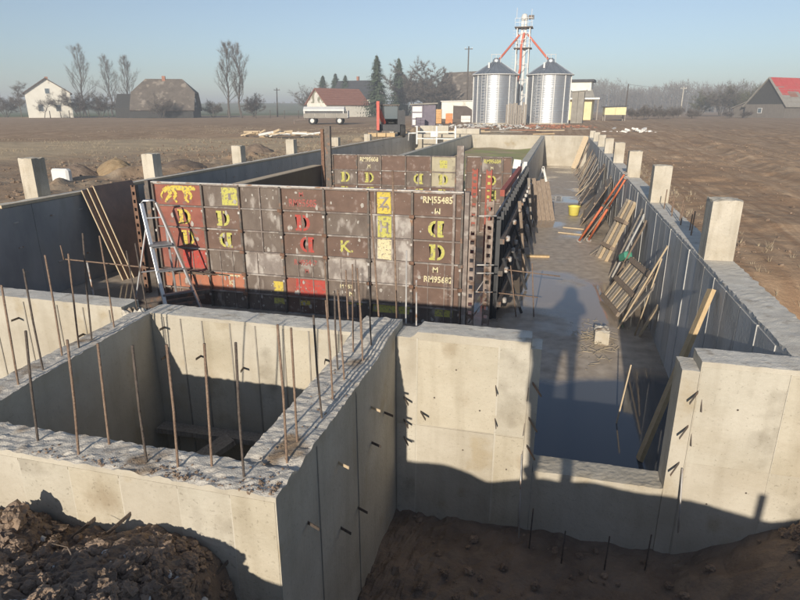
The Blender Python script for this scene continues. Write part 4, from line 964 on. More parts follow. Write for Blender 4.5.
for (u0,u1,v0,v1,m_) in ((-6.4,-4.0,.02,.33,'roof_metal_red'),(-3.95,-.5,.02,.5,'roof_metal_red'),(-6.0,-4.0,.36,.62,'roof_metal_red'),(-.45,6.6,.02,.6,'roof_metal_red'),(-3.9,-1.5,.53,.68,'rooftile_red')):
    def rp(v, y): return (4.5*v, y, 7.62 - (7.62-2.13)*v + .06)
    n_ = Vector((.79,0,.6))*.03
    a, b, c, d = [Vector(q) for q in (rp(v0,u0), rp(v1,u0), rp(v1,u1), rp(v0,u1))]
    bd(MB().add([a-n_,b-n_,c-n_,d-n_,a+n_,b+n_,c+n_,d+n_], [(0,1,2,3),(7,6,5,4),(0,4,5,1),(1,5,6,2),(2,6,7,3),(3,7,4,0)]), 'roof_sheet', m_)
bd(MB().prism([(-4.1,0),(-7.4,0),(-7.4,1.9),(-4.1,3.1)], -5.5, -1.0), 'lean_to', 'barnwood'); bd(MB().obox((-7.8,-3.2,1.85),(-4.0,-3.2,3.3),5.2,.12,(0,0,1)), 'lean_to_roof', 'roof_asbestos')

# flat roofed house and shed right of the silos
def flat_house():
    loc = (2.9,108.5,G); rz = R(-6)
    t = thing('flat_roof_house', loc, 'cream two storey house with flat dark roof right of the silos', 'building')
    def bd(mb, n, m, p=t): return xf(mb, loc, rz).build(n, M[m], p)
    bd(MB().box(-2.2,-2,0,2.0,4,3.2), 'wall', 'plaster_yellow'); bd(MB().box(-2.2,-1.2,3.9,1.6,4,6.0), 'upper_wall', 'plaster')
    bd(MB().box(-2.6,-1.7,6.0,2.0,4.4,6.35), 'roof', 'roof_dark'); bd(MB().box(-3.0,-3.2,3.21,3.2,4.4,3.5), 'canopy', 'white_paint')
    bd(MB().add([(-2.6,-2.4,3.6),(2.4,-2.4,3.6),(1.8,-1.0,4.8),(-2.4,-1.0,4.8),(-2.6,-1.0,3.6),(2.4,-1.0,3.6)], [(0,1,2,3),(0,4,5,1),(0,3,4),(1,5,2),(3,2,5,4)]), 'lower_roof', 'roof_asbestos')
    f = bd(MB().box(-.9,-2.05,.9,.2,-2.0,2.2), 'window', 'white_paint'); bd(MB().box(-.8,-2.07,1.0,.1,-2.051,2.1), 'pane', 'glass', f)
    bd(MB().box(2.9,-3.0,0,3.1,-2.8,3.2), 'post', 'wood_grey')
flat_house()
def box_shed(name, label, loc, rz, W, D, H, m, mr, cat='shed', legs=.0, n=4):
    t = thing(name, loc, label, cat)
    def bd(mb, nm, mm, p=t): return xf(mb, loc, rz).build(nm, M[mm], p)
    for k in range(n): bd(MB().box(-W/2+k*W/n, -D/2, legs, -W/2+(k+1)*W/n-.03, D/2, H), 'wall_panel', m)
    bd(MB().obox((-W/2-.2,0,H+.05),(W/2+.2,0,H+.18),D+.5,.12,(0,0,1)), 'roof', mr)
    if legs:
        for x in (-W/2+.1, W/2-.1):
            for y in (-D/2+.1, D/2-.1): bd(MB().box(x-.07,y-.07,0,x+.07,y+.07,legs-.001), 'post', 'wood_grey')
    return t, bd
box_shed('yellow_shed', 'small pale yellow shed on posts by the field edge', (7.8,99.9,G), R(4), 3.1, 2.2, 2.0, 'plaster_yellow', 'roof_dark', legs=.9, n=2)
box_shed('metal_cabin', 'narrow pale metal cabin against the right silo', (2.0,84.0,G), R(-4), 1.5, 2.4, 3.9, 'roof_asbestos', 'white_paint', n=2)
t, bd = box_shed('white_outbuilding', 'long low white outbuilding left of the silos', (-17.6,112.5,G), R(8), 7.4, 3.5, 3.0, 'plaster', 'white_paint', n=1)
bd(MB().prism([(-1.6,0),(2.6,0),(2.3,1.3),(.8,2.2),(-1.6,2.3)], -2.1, -1.76), 'lean_to', 'roof_brown')
t, bd = box_shed('storage_container', 'grey container with white slatted door beyond the excavator', (-14.6,66.5,G), R(10), 2.6, 2.4, 2.2, 'purple', 'roof_asbestos', cat='container', n=2)
for k in range(3): bd(MB().box(-1.25+.02,-1.24,.15+k*.68,-.2,-1.201,.7+k*.68), 'door_panel', 'white_paint')

# timber and goods on the yard
def stack(name, label, loc, rz, W, D, H, m, cat, n=4, cols=3):
    t = thing(name, loc, label, cat)
    for k in range(n):
        for c in range(cols): xf(MB().box(-W/2+c*W/cols+.01, -D/2, k*H/n+.01, -W/2+(c+1)*W/cols-.01, D/2, (k+1)*H/n-.012), loc, rz).build('board_layer', M[m], t)
    return t
stack('timber_stack', 'stack of orange shuttering boards on the yard left of the silos', (-16.6,79.0,G), R(9), 3.1, 1.5, 1.75, 'orange_board', 'timber stack', 6, 2)
stack('orange_crate', 'bright orange crate beside the orange board stack', (-13.9,78.2,G), R(9), .9, .9, 1.25, 'orange_box', 'crate', 3, 1)
stack('purple_pallet', 'purple wrapped goods heap beside the container', (-14.5,64.0,G), R(20), .9, .8, .95, 'purple', 'goods', 3, 2)
stack('white_crate', 'white block on the yard in front of the white outbuilding', (-12.6,84.0,G), R(5), 1.3, 1, .9, 'white_paint', 'block', 2, 1)
stack('concrete_block', 'long pale concrete block lying behind the far wall', (-9.4,46.6,G), R(6), 2.2, .6, .62, 'concrete_pale', 'block', 1, 2)
stack('concrete_block', 'second pale concrete block, nearer the left pillars', (-6.9,46.9,G), R(-3), 2.0, .6, .42, 'concrete_pale', 'block', 1, 2)
# upright grey boards between the silos
t = thing('board_screen', (-5.0,73.2,G), 'screen of weathered upright boards between the two silos', 'fence')
rnd = random.Random(3)
for k in range(9): xf(MB().box(-.11,-.02,0,.11,.02,2.2+rnd.random()*.4), (-6.2+k*.27,73.2+.03*(k%2),G), 0).build('board', M['wood_grey'], t)
# debris planks and rubble at the far rim
rnd = random.Random(12)
for k, (x, y, l, a) in enumerate(sorted((rnd.uniform(-9,1.2), rnd.uniform(44.5,58), rnd.uniform(1.2,3.2), rnd.uniform(-.35,.35)) for _ in range(10))):
    o = MB().obox((x,y,G+.10),(x+l*math.cos(a),y+l*math.sin(a),G+.14),.18,.06,(0,0,1)).build('loose_plank', M[('wood_new','wood_grey','brick','wood_edge')[k%4]])
    tag(o, ORD[k] + ' loose plank from the left on the ground beyond the far wall', 'plank', 'loose planks beyond the far wall')
def rubble(name, label, c, n, sx, sy, r0, m, seed, cat='rubble'):
    rnd = random.Random(seed); mb = MB()
    for i in range(n):
        x, y = c[0]+rnd.gauss(0,sx), c[1]+rnd.gauss(0,sy); r = r0*(.3+rnd.random()**2); h = max(0, 1-math.hypot((x-c[0])/(2*sx), (y-c[1])/(2*sy)))
        z = G + h*c[2]*rnd.random(); a = rnd.random()*3
        mb.obox((x,y,z),(x+r*2*math.cos(a),y+r*2*math.sin(a),z+r*rnd.uniform(-.5,.7)), r, r*.8)
    return tag(mb.build(name, M[m]), label, cat, kind='stuff')
rubble('rubble_heap', 'small pale rubble heap on the right field track', (6.0,54.3,.3), 45, .8, .6, .18, 'white_paint', 1)
rubble('rubble_heap', 'broken brick and rubble strewn before the right silo', (-.5,66,.3), 160, 2.2, 3, .16, 'brick', 2)
rubble('rubble_heap', 'grey rubble strewn along the yard before the left silo', (-8,64,.4), 200, 4, 4, .18, 'concrete_grey', 3)
# timber and log pile on the left field
t = thing('wood_pile', (-18.5,37.5,G), 'heap of pale poles and offcuts lying on the left field', 'wood pile')
rnd = random.Random(21)
for k in range(26):
    x, y = -18.6+rnd.gauss(0,1.2), 37.6+rnd.gauss(0,.5); a = rnd.uniform(-.6,.6) + (1.2 if k % 5 == 0 else 0); l = rnd.uniform(.5,1.5)
    z = G+.06+.32*rnd.random()
    MB().tube([(x,y,z),(x+l*math.cos(a),y+l*math.sin(a),z+rnd.uniform(-.1,.25))], .05+.04*rnd.random(), 6).build('pole', M['wood_edge' if k % 3 else 'white_paint'], t)
def heap(name, label, c, rx, ry, h, m, seed, cat='soil heap'):
    n = 22; V = []; F = []
    for j in range(n):
        for i in range(n):
            u, v = i/(n-1)*2-1, j/(n-1)*2-1; d = math.hypot(u, v)
            V.append((c[0]+u*rx, c[1]+v*ry, G-.05 + h*max(0,1-d**1.6) + .10*h*fbm(u*3+seed, v*3, seed, 4)*(d < 1)))
    F = [(j*n+i, j*n+i+1, (j+1)*n+i+1, (j+1)*n+i) for j in range(n-1) for i in range(n-1)]
    me = bpy.data.meshes.new(name); me.from_pydata(V, [], F); me.materials.append(M[m]); tag(link(name, me), label, cat)
heap('sand_heap', 'yellow brown sand heap behind the left wall', (-12.7,15.2), .75, .6, .55, 'sand', 1, 'sand heap')
heap('soil_heap', 'dark soil heap beside the sand heap on the left', (-13.6,14.6), .8, .6, .4, 'dirt', 2)
heap('soil_heap', 'low soil mound between the second and third left pillars', (-12.0,17.4), .8, 1.2, .35, 'dirt', 3)
heap('soil_heap', 'low dark soil mound on the left field past the third pillar', (-13.5,25.5), .8, .6, .4, 'dirt', 4)
o = MB().box(-12.95,13.0,G,-12.4,13.2,.28).build('white_sack', M['tarp'], bevel=.05); tag(o, 'pale crumpled sack on the ground between the first two left pillars', 'sack')

# white guard rail on the far left rim
t = thing('guard_rail', (-8.2,41.5,0), 'white steel guard frame standing at the far end of the left wall', 'rail')
for x in (-9.6,-8.2,-6.9): MB().box(x-.05,41.4,-.6,x+.05,41.5,.62).build('post', M['white_paint'], t)
for z in (-.25,.2): MB().box(-9.55,41.38,z,-6.95,41.398,z+.07).build('rail', M['white_paint'], t)
MB().box(-8.6,41.3,-.1,-8.1,41.37,.28).build('sign_plate', M['white_paint'], t)

# ---------------------------------------------------------------- grain silos and elevator
def silo(label, cx, cy, r=2.62, h=5.6):
    t = thing('grain_silo', (cx, cy, G), label, 'silo', 'galvanised grain silos')
    n = 64; rings = 4
    for k in range(rings):
        z0, z1 = G+.15+k*h/rings, G+.15+(k+1)*h/rings; prof = []
        for i in range(40): f = i/39; prof.append((r + .018*math.sin(f*math.pi*2*10), z0+.012+(z1-z0-.024)*f))
        MB().lathe(prof, n, (cx, cy)).build('ring', M['galv'], t, smooth=True)
        MB().lathe([(r-.01,z1-.03),(r+.035,z1-.03),(r+.035,z1+.03),(r-.01,z1+.03)], n, (cx, cy)).build('hoop', M['galv'], t)
    for k in range(12):
        a = 2*math.pi*k/12 + .26; x, y = cx+(r+.06)*math.cos(a), cy+(r+.06)*math.sin(a)
        MB().box(x-.045,y-.045,G,x+.045,y+.045,G+h+.2).build('stiffener', M['white_steel'], t)
    MB().lathe([(r+.1,G),(r+.1,G+.16),(r-.2,G+.16)], n, (cx, cy)).build('plinth', M['concrete'], t)
    z0 = G+h+.12; roof = MB().lathe([(r+.22,z0),(.45,z0+1.45),(.42,z0+1.5)], n, (cx, cy)).build('roof', M['galv_roof'], t)
    for k in range(24):
        a = 2*math.pi*k/24; MB().obox((cx+(r+.2)*math.cos(a),cy+(r+.2)*math.sin(a),z0+.05),(cx+.5*math.cos(a),cy+.5*math.sin(a),z0+1.47),.06,.09).build('roof_rib', M['white_steel' if k % 12 == 0 else 'galv_roof'], roof)
    MB().lathe([(r+.18,z0-.05),(r+.28,z0-.05),(r+.28,z0+.04)], n, (cx, cy)).build('eave', M['white_steel'], roof)
    MB().lathe([(.45,z0+1.44),(.45,z0+1.75),(.2,z0+1.95)], 20, (cx, cy)).build('cap', M['galv'], roof)
    MB().box(cx-.8,cy-1.55,z0+.75,cx-.6,cy-1.35,z0+1.35).build('vent', M['white_steel'], roof)
    for s in (-1, 1): MB().tube([(cx-1.1+.2*s,cy-r-.2,G),(cx-1.1+.2*s,cy-r-.2,z0+.1)], .025, 5).build('ladder_rail', M['white_steel'], t)
    for k in range(16): MB().tube([(cx-1.3,cy-r-.2,G+.3+k*.34),(cx-.9,cy-r-.2,G+.3+k*.34)], .015, 5).build('rung', M['white_steel'], t)
    for s in range(3): MB().tube([(cx-.55+.55*s,cy-.5,z0+1.3),(cx-.55+.55*s,cy-.5,z0+2.35)], .03, 5).build('top_rail_post', M['white_steel'], roof)
    MB().tube([(cx-.6,cy-.5,z0+2.3),(cx+.6,cy-.5,z0+2.3)], .03, 5).build('top_rail', M['white_steel'], roof)
silo('left galvanised grain silo with conical roof', -8.15, 77.6)
silo('right galvanised grain silo with conical roof', -1.75, 79.3)
def elevator():
    cx, cy = -5.4, 82.5; t = thing('grain_elevator', (cx, cy, G), 'tall white grain elevator tower with red spouts between the silos', 'elevator'); top = 13.8
    w_ = .78
    for sx in (-1,1):
        for sy in (-1,1): MB().box(cx+sx*w_-.06,cy+sy*w_-.06,G,cx+sx*w_+.06,cy+sy*w_+.06,12.2).build('leg', M['white_steel'], t)
    z = G
    while z < 11.5:
        for sy in (-1, 1):
            MB().obox((cx-w_,cy+sy*w_,z),(cx+w_,cy+sy*w_,z+1.9),.06,.05).build('brace', M['white_steel'], t); MB().obox((cx-w_,cy+sy*w_,z+1.9),(cx+w_,cy+sy*w_,z+1.9),.06,.05).build('girt', M['white_steel'], t)
        z += 1.95
    for (z, m_) in ((9.6,'steel_dark'),(12.2,'steel_dark')):
        pl = MB().box(cx-1.1,cy-1.1,z,cx+1.1,cy+1.1,z+.10).build('platform', M[m_], t)
        for k in range(5): MB().box(cx-1.07+k*.53,cy-1.08,z+.12,cx-1.04+k*.53,cy-1.05,z+1.1).build('guard_post', M['white_steel'], pl)
        for zz in (.6,1.1): MB().box(cx-1.08,cy-1.08,z+zz,cx+1.08,cy-1.05,z+zz+.04).build('guard_bar', M['white_steel'], pl)
    MB().box(cx-.34,cy-.3,G,cx-.06,cy+.3,13.3).build('trunk', M['white_steel'], t); MB().box(cx+.08,cy-.3,G,cx+.34,cy+.3,13.3).build('trunk', M['white_steel'], t)
    MB().lathe([(.05,13.2),(.42,13.2),(.42,13.6),(.30,13.9),(.1,14.0)], 16, (cx, cy)).build('head', M['white_steel'], t, smooth=True)
    MB().box(cx+.5,cy-.3,13.3,cx+1.15,cy+.3,13.75).build('motor', M['steel_dark'], t)
    MB().tube([(cx-.9,cy-.9,13.2),(cx-.9,cy-.9,14.6)], .03, 5).build('mast', M['white_steel'], t); MB().tube([(cx+.9,cy-.9,12.2),(cx+.9,cy-.9,14.4)], .03, 5).build('mast', M['white_steel'], t)
    MB().tube([(cx-.5,cy-.4,11.3),(-8.15,77.7,7.55)], .13, 8).build('spout', M['red_pipe'], t); MB().tube([(cx+.5,cy-.4,11.4),(-1.75,79.3,7.6)], .13, 8).build('spout', M['red_pipe'], t)
    MB().tube([(cx+.1,cy-.6,11.6),(cx-.15,cy-1.0,9.7),(cx-.1,cy-1.15,7.0),(cx-.7,cy-1.2,4.2)], .15, 8).build('down_pipe', M['red_pipe'], t)
    MB().tube([(cx-.6,cy,5.4),(-7.4,78.2,7.2)], .05, 5).build('stay', M['white_steel'], t); MB().tube([(cx+.6,cy,5.6),(-2.4,79.6,7.4)], .05, 5).build('stay', M['steel_red'], t); MB().tube([(cx+.6,cy,4.6),(-2.2,79.6,7.2)], .05, 5).build('stay', M['white_steel'], t)
    for k in range(30): MB().box(cx-1.25,cy-1.05,G+.3+k*.4,cx-.98,cy-1.02,G+.33+k*.4).build('rung', M['white_steel'], t)
    for o in t.children:
        sc = .93; o.scale = (1, 1, sc)          # whole tower a little lower
elevator()
# utility poles
def pole(label, x, y, h, m='trunk', arm=True, lean=0):
    t = thing('utility_pole', (x, y, G), label, 'pole', 'utility poles')
    MB().tube([(x,y,G),(x+lean,y,h)], .15, 8, .10).build('shaft', M[m], t, smooth=True)
    if arm:
        MB().box(x+lean-.7,y-.05,h-.5,x+lean+.7,y+.05,h-.38).build('crossarm', M[m], t)
        for s in (-.6,0,.6): MB().lathe([(.02,h-.38),(.07,h-.33),(.05,h-.18),(.02,h-.15)], 8, (x+lean+s, y)).build('insulator', M['white_paint'], t)
pole('tall dark utility pole in front of the wooden barn', -16.7, 111.9, 12.1)
pole('dark pole standing beside the yellow shed', 11.2, 119.2, 5.9, arm=False)
pole('pale concrete pole before the bushes on the right', 28.5, 166.1, 6.8, 'concrete_pale')
pole('utility pole on the left field, left of the stone barn', -61.2, 126.4, 6.0, lean=.2)
rnd = random.Random(2)
for (a, b, n, lab) in (((-66.0,108.0),(-50.0,112.5),7,'wooden fence post below the two tall bare trees'),((-99,102),(-84,106),5,'wooden fence post before the old farm buildings')):
    for k in range(n):
        x, y = a[0]+(b[0]-a[0])*k/(n-1), a[1]+(b[1]-a[1])*k/(n-1)
        tag(MB().tube([(x,y,G-.1),(x+.05,y,G+1.25+.3*rnd.random())], .09, 6, .07).build('fence_post', M['trunk'], smooth=True), ORD[k] + ' from the left, ' + lab, 'fence post', lab.replace('wooden fence post', 'fence posts'))

# ---------------------------------------------------------------- trailer and excavator
def wheel(t, c, r, w_, ax='x', hub='white_paint', rz=0, loc=None):
    def go(mb): return xf(mb, loc, rz) if loc else mb
    prof = [(r*.55,-w_/2),(r*.93,-w_/2),(r,-w_*.3),(r,w_*.3),(r*.93,w_/2),(r*.55,w_/2)]
    def spin(prof, n=20):
        mb = MB().lathe(prof, n); mb.v = [(c[0]+z, c[1]+x, c[2]+y) if ax == 'x' else (c[0]+x, c[1]+z, c[2]+y) for x, y, z in mb.v]; return mb
    wl = go(spin(prof)).build('wheel', M['rubber'], t, smooth=True)
    go(spin([(.02,-w_*.42),(r*.2,-w_*.42),(r*.5,-w_*.25),(r*.56,-w_*.4),(r*.56,w_*.4),(.02,w_*.3)])).build('rim', M[hub], wl)
def trailer():
    loc = (-27.3,70.0,G); rz = R(14.5)
    t = thing('farm_trailer', loc, 'long white farm trailer with grey lower sides on the left field', 'trailer')
    def bd(mb, n, m, p=t): return xf(mb, loc, rz).build(n, M[m], p)
    for k in range(4): bd(MB().box(-2.7+k*1.3,-1.1,.75,-2.7+(k+1)*1.3-.03,-1.04,1.28), 'side_panel', 'roof_asbestos')
    bd(MB().box(-2.7,-1.03,.70,2.5,1.1,.82), 'deck', 'steel_dark'); bd(MB().box(-2.72,-1.1,.80,-2.66,1.1,1.6), 'end_panel', 'white_paint'); bd(MB().box(2.46,-1.1,.80,2.52,1.1,1.6), 'end_panel', 'white_paint')
    bd(MB().prism([(-1.12,1.55),(1.12,1.55),(1.12,1.7),(.6,2.05),(-.6,2.05),(-1.12,1.75)], -2.75, 2.1, 'x'), 'tarpaulin', 'tarp')
    bd(MB().box(-2.65,-1.0,1.29,2.4,1.0,1.54), 'dark_load', 'machine_dark')
    for x in (-2.6,2.0): bd(MB().box(x-.04,-1.11,1.27,x+.04,-1.05,1.75), 'stake', 'white_paint')
    for x in (-1.75,1.5):
        for y in (-.95,.95): wheel(t, (x,y,.45), .45, .26, 'y', 'white_paint', rz, loc)
    bd(MB().obox((-2.7,0,.6),(-4.2,0,.5),.12,.1), 'drawbar', 'steel_dark'); bd(MB().box(-4.1,-.05,0,-4.0,.05,.5), 'stand', 'steel_dark')
trailer()
def excavator():
    loc = (-11.6,39.8,G); rz = R(18)
    t = thing('excavator', loc, 'compact dark loader with raised red arm working beside the left wall', 'excavator')
    def bd(mb, n, m, p=t): return xf(mb, loc, rz).build(n, M[m], p)
    for (x, y) in ((-.25,-.1),(1.35,-.1),(-.2,1.9),(1.3,1.9)): wheel(t, (x,y,.42), .42, .34, 'x', 'steel_dark', rz, loc)
    bd(MB().box(-.05,-.4,.35,1.15,2.4,.85), 'chassis', 'machine_dark'); bd(MB().box(.0,1.2,.85,1.1,2.5,1.35), 'engine_hood', 'machine_dark')
    for (x, y) in ((-.05,.0),(1.05,.0),(-.05,1.15),(1.05,1.15)): bd(MB().box(x-.035,y-.035,.85,x+.035,y+.035,2.05), 'cab_post', 'machine_dark')
    bd(MB().box(-.15,-.1,2.05,1.15,1.25,2.12), 'cab_roof', 'steel_dark'); bd(MB().box(-.02,.03,1.2,1.02,.05,2.0), 'windscreen', 'glass'); bd(MB().box(.2,.7,.9,.8,1.1,1.5), 'seat', 'rubber')
    bd(MB().box(1.1,.2,.95,1.35,1.0,1.5), 'side_tank', 'roof_asbestos')
    bd(MB().obox((.1,.1,.9),(-.25,-.35,1.75),.2,.22), 'boom', 'machine_red'); bd(MB().obox((-.25,-.35,1.7),(-.32,-.75,2.25),.2,.24), 'boom', 'machine_red'); bd(MB().obox((-.32,-.75,2.3),(-.34,-1.0,.5),.18,.2,(0,1,0)), 'arm', 'machine_red')
    bd(MB().obox((-.3,-.62,.5),(-.28,-.55,1.6),.07,.07,(0,1,0)), 'ram', 'steel')
    bd(MB().box(1.0,-.25,.85,1.5,.9,1.75), 'side_cowl', 'machine_dark')
    bk = bd(MB().prism([(-1.25,0.02),(-.55,.02),(-.5,.45),(-.62,.45),(-.7,.12),(-1.25,.08)], -1.0, .75, 'x'), 'bucket', 'steel_dark')
    for k in range(3): bd(MB().box(-1.0+k*.6,-1.35,.10,-.45+k*.6,-.8,.34), 'pallet_board', 'wood_new')
excavator()
o = MB().tube([(-8.9,36.2,-.1),(-8.9,36.2,.35),(-8.4,36.2,.35)], .05, 6).build('pipe_bend', M['white_paint'], smooth=True); tag(o, 'white bent pipe at the foot of the loader', 'pipe')

# ---------------------------------------------------------------- trees
def bare_tree(label, x, y, h, seed, shape='round', dens=1.0, m='twig', trunk_r=None, group='bare trees around the farm', name='bare_tree', cw=.0):
    rnd = random.Random(seed); t = thing(name, (x, y, G), label, 'tree', group)
    tr = trunk_r or h*.016; wood = MB(); tw = MB()
    up = {'round': .35, 'upright': 1.1, 'bush': .25}[shape]; sp = {'round': .95, 'upright': .42, 'bush': 1.1}[shape]
    def twig(p, d, l, w_):
        s = Vector((rnd.gauss(0,1), rnd.gauss(0,1), rnd.gauss(0,1))).cross(d).normalized()*w_
        e = p + d*l; tw.add([p-s, p+s, e], [(0,1,2)])
    def grow(p, d, l, r, lev):
        pts = [p]; q = p.copy(); dd = d.copy(); n = 3
        for i in range(n):
            dd = (dd + Vector((rnd.gauss(0,.16), rnd.gauss(0,.16), rnd.gauss(0,.12)+.06*up))).normalized(); q = q + dd*(l/n); pts.append(q.copy())
        wood.tube(pts, r, 5 if lev < 2 else 3, r*.5)
        if lev >= 3 or l < .5:
            for i in range(int(16*dens)):
                a = pts[rnd.randrange(1, n+1)] + Vector((rnd.gauss(0,.1), rnd.gauss(0,.1), rnd.gauss(0,.1)))
                v = (dd + Vector((rnd.gauss(0,.7), rnd.gauss(0,.7), rnd.gauss(0,.55)+.3*up))).normalized()
                twig(a, v, rnd.uniform(.35,1.0)*(h+6)/19, .012+cw)
            return
        nb = {0: 7, 1: 5, 2: 4}[lev]
        for i in range(nb):
            f = .35 + .65*(i+rnd.random())/nb if lev else .28 + .72*(i+rnd.random()*.6)/nb
            k = min(n-1, int(f*n)); a = pts[k].lerp(pts[k+1], f*n-k)
            az = rnd.random()*6.283; out = Vector((math.cos(az), math.sin(az), 0))
            v = (dd*(.5*up+.25) + out*sp*(1.0 if lev < 2 else .8) + Vector((0,0,.45*up))).normalized()
            grow(a, v, l*rnd.uniform(.42,.62)*(1.15-.35*f if lev == 0 else 1), r*.5, lev+1)
        grow(q, (dd + Vector((rnd.gauss(0,.2), rnd.gauss(0,.2), .3))).normalized(), l*.45, r*.45, lev+1)
    if shape == 'bush':
        for s in range(7):
            az = s*.9+rnd.random(); b = Vector((x+.3*math.cos(az), y+.3*math.sin(az), G))
            grow(b, Vector((math.cos(az)*.45, math.sin(az)*.45, 1)).normalized(), h*rnd.uniform(.38,.54), tr*.6, 1)
    elif shape == 'upright':
        pts = [Vector((x, y, G))]
        for i in range(9): pts.append(Vector((x + .045*h*fbm(seed*3.1, i*.35), y + .045*h*fbm(seed*5.7, i*.35, 4), G + h*.97*(i+1)/9)))
        wood.tube(pts, tr, 6, tr*.16)
        for i in range(30):
            f = .20 + .78*(i+rnd.random())/30; k = min(8, int(f*9)); a = pts[k].lerp(pts[k+1], f*9-k); az = i*2.4+rnd.random()
            l = h*(.30*(1-f)**.7*min(1, f*3.2) + .035)*rnd.uniform(.75,1.2)
            grow(a, Vector((math.cos(az)*.62, math.sin(az)*.62, 1.0)).normalized(), l, tr*.34*(1.1-f), 2)
    else: grow(Vector((x, y, G)), Vector((0,0,1)), h*.66, tr, 0)
    wood.build('trunk', M['trunk'], t); me = bpy.data.meshes.new('crown'); me.from_pydata(tw.v, [], tw.f); me.materials.append(M[m]); link('crown', me, t)
    return t
def conifer(label, x, y, h, rad, seed):
    rnd = random.Random(seed); t = thing('conifer', (x, y, G), label, 'tree', 'conifers behind the stone barn'); mb = MB()
    MB().tube([(x,y,G),(x,y,G+h)], h*.014, 7, .03).build('trunk', M['trunk'], t)
    n = int(h*4.2)
    for i in range(n):
        f = i/n; z = G + h*(.07+.92*f); L_ = rad*1.5*(1-f)**.8*rnd.uniform(.6,1.15)+.15
        for k in range(9):
            az = rnd.random()*6.283; o = Vector((math.cos(az), math.sin(az), 0)); l = L_*rnd.uniform(.6,1.1)
            m_ = 7
            for j in range(m_):
                s = (j+.6)/m_; p = Vector((x,y,z)) + o*(l*s) + Vector((0,0,-.32*l*s + .14*l*s*s)); sd = Vector((-o.y, o.x, 0))
                w_ = .34*(1.15-s)*L_**.5; d = Vector((rnd.gauss(0,.1), rnd.gauss(0,.1), -.28-.25*rnd.random()))
                mb.add([p - sd*w_*rnd.uniform(.5,1) , p + sd*w_*rnd.uniform(.5,1), p + o*.22 + d], [(0,1,2)])
    me = bpy.data.meshes.new('crown'); me.from_pydata(mb.v, [], mb.f); me.materials.append(M['needles']); link('crown', me, t)
bare_tree('tallest bare tree rising behind the white farmhouse', -114.2,128.9,15.8,1,'upright',1.5)
bare_tree('bare upright tree between the farmhouse and thatched barn, left one', -108.5,131.4,13.6,2,'upright',1.4)
bare_tree('bare upright tree between the farmhouse and thatched barn, right one', -103.4,131.7,13.6,3,'upright',1.4)
bare_tree('left of the two tall bare trees right of the thatched barn', -64.4,111.4,13.8,4,'upright',1.4)
bare_tree('right of the two tall bare trees right of the thatched barn', -62.1,112.0,13.4,5,'upright',1.4)
bare_tree('dark dense small tree right of the two tall bare trees', -63.0,119.0,6.0,6,'bush',1.7,'twig_dark', cw=.008)
bare_tree('grey shrub against the right end of the thatched barn', -71.5,117.2,4.6,7,'bush',1.0, cw=.008)
bare_tree('bare fruit tree standing before the white farmhouse wall, left', -97.9,99.4,4.6,8,'round',.55,'twig_dark')
bare_tree('bare fruit tree standing before the white farmhouse wall, right', -95.5,101.1,4.9,9,'round',.6,'twig_dark')
bare_tree('bushy dark tree hiding the right side of the farmhouse', -95.0,105.6,6.8,10,'bush',1.9,'twig_dark', cw=.008)
bare_tree('second bushy dark tree right of the farmhouse', -92.4,108.2,6.4,11,'bush',1.8,'twig_dark', cw=.008)
bare_tree('third bushy tree, below the two upright bare trees', -88.4,110.0,5.4,12,'bush',1.5, cw=.008)
bare_tree('grey bushy tree growing before the thatched roof', -75.8,105.4,5.6,13,'bush',1.0, cw=.008)
bare_tree('bare tree at the far left edge of the picture', -114.2,106.0,6.2,14,'bush',1.5,'twig_dark', cw=.008)
bare_tree('bare tree just left of the white farmhouse', -108.4,104.3,6.6,15,'round',1.0)
bare_tree('wide bare tree behind the left end of the stone barn', -68.2,161.5,12.5,16,'bush',1.4, cw=.008)
bare_tree('broad bare tree right of the tallest conifers', -37.6,150.4,16.5,17,'bush',3.6, cw=.022)
bare_tree('second broad bare tree, beside the wooden barn', -33.0,153.6,15.5,18,'bush',3.6, cw=.022)
bare_tree('third bare tree, before the wooden barn gable', -30.0,150.6,11.5,19,'bush',3.6,'twig_dark', cw=.022)
conifer('small conifer behind the stone barn roof, left of three', -65.4,165.0,10.8,3.3,1)
conifer('small conifer behind the stone barn roof, middle of three', -62.4,167.0,11.4,3.4,2)
conifer('small conifer behind the stone barn roof, right of three', -58.6,164.5,10.8,2.9,3)
conifer('tall dark conifer at the right end of the stone barn', -38.8,129.1,12.8,3.3,4)
conifer('second tall conifer, beside the broad bare trees', -39.6,150.5,13.8,3.6,5)
for k, (x, y, h, d, m_) in enumerate(((33.2,166.7,8.2,2.0,'bush'),(36.6,161.3,10.6,1.8,'twig'),(39.6,163.0,8.6,2.2,'bush'),(43.2,168.2,9.4,1.8,'bush'),(47.0,172.0,8.0,1.8,'twig'))):
    bare_tree(('leftmost','second','third','fourth','rightmost')[k] + ' of the tangled trees left of the red roofed barn', x, y, h, 30+k, 'bush', d, m_, cw=.008, group='tangled trees on the right')
for k, (x, y, h) in enumerate(((12.6,116.5,2.6),(14.6,117.6,3.0),(17.2,118.5,2.7),(20.0,121.0,2.8),(23.6,124.0,2.6))):
    bare_tree(('leftmost','second','third','fourth','rightmost')[k] + ' of the low bare shrubs along the right field edge', x, y, h, 50+k, 'bush', 1.5, 'twig', group='low shrubs on the right', name='bare_shrub')
for k, (x, y, h) in enumerate(((31.5,133.0,2.2),(35.0,134.5,2.0))):
    bare_tree(('left','right')[k] + ' of the low shrubs before the red roofed barn', x, y, h, 60+k, 'bush', 1.5, 'twig_dark', group='shrubs by the red roofed barn', name='bare_shrub')
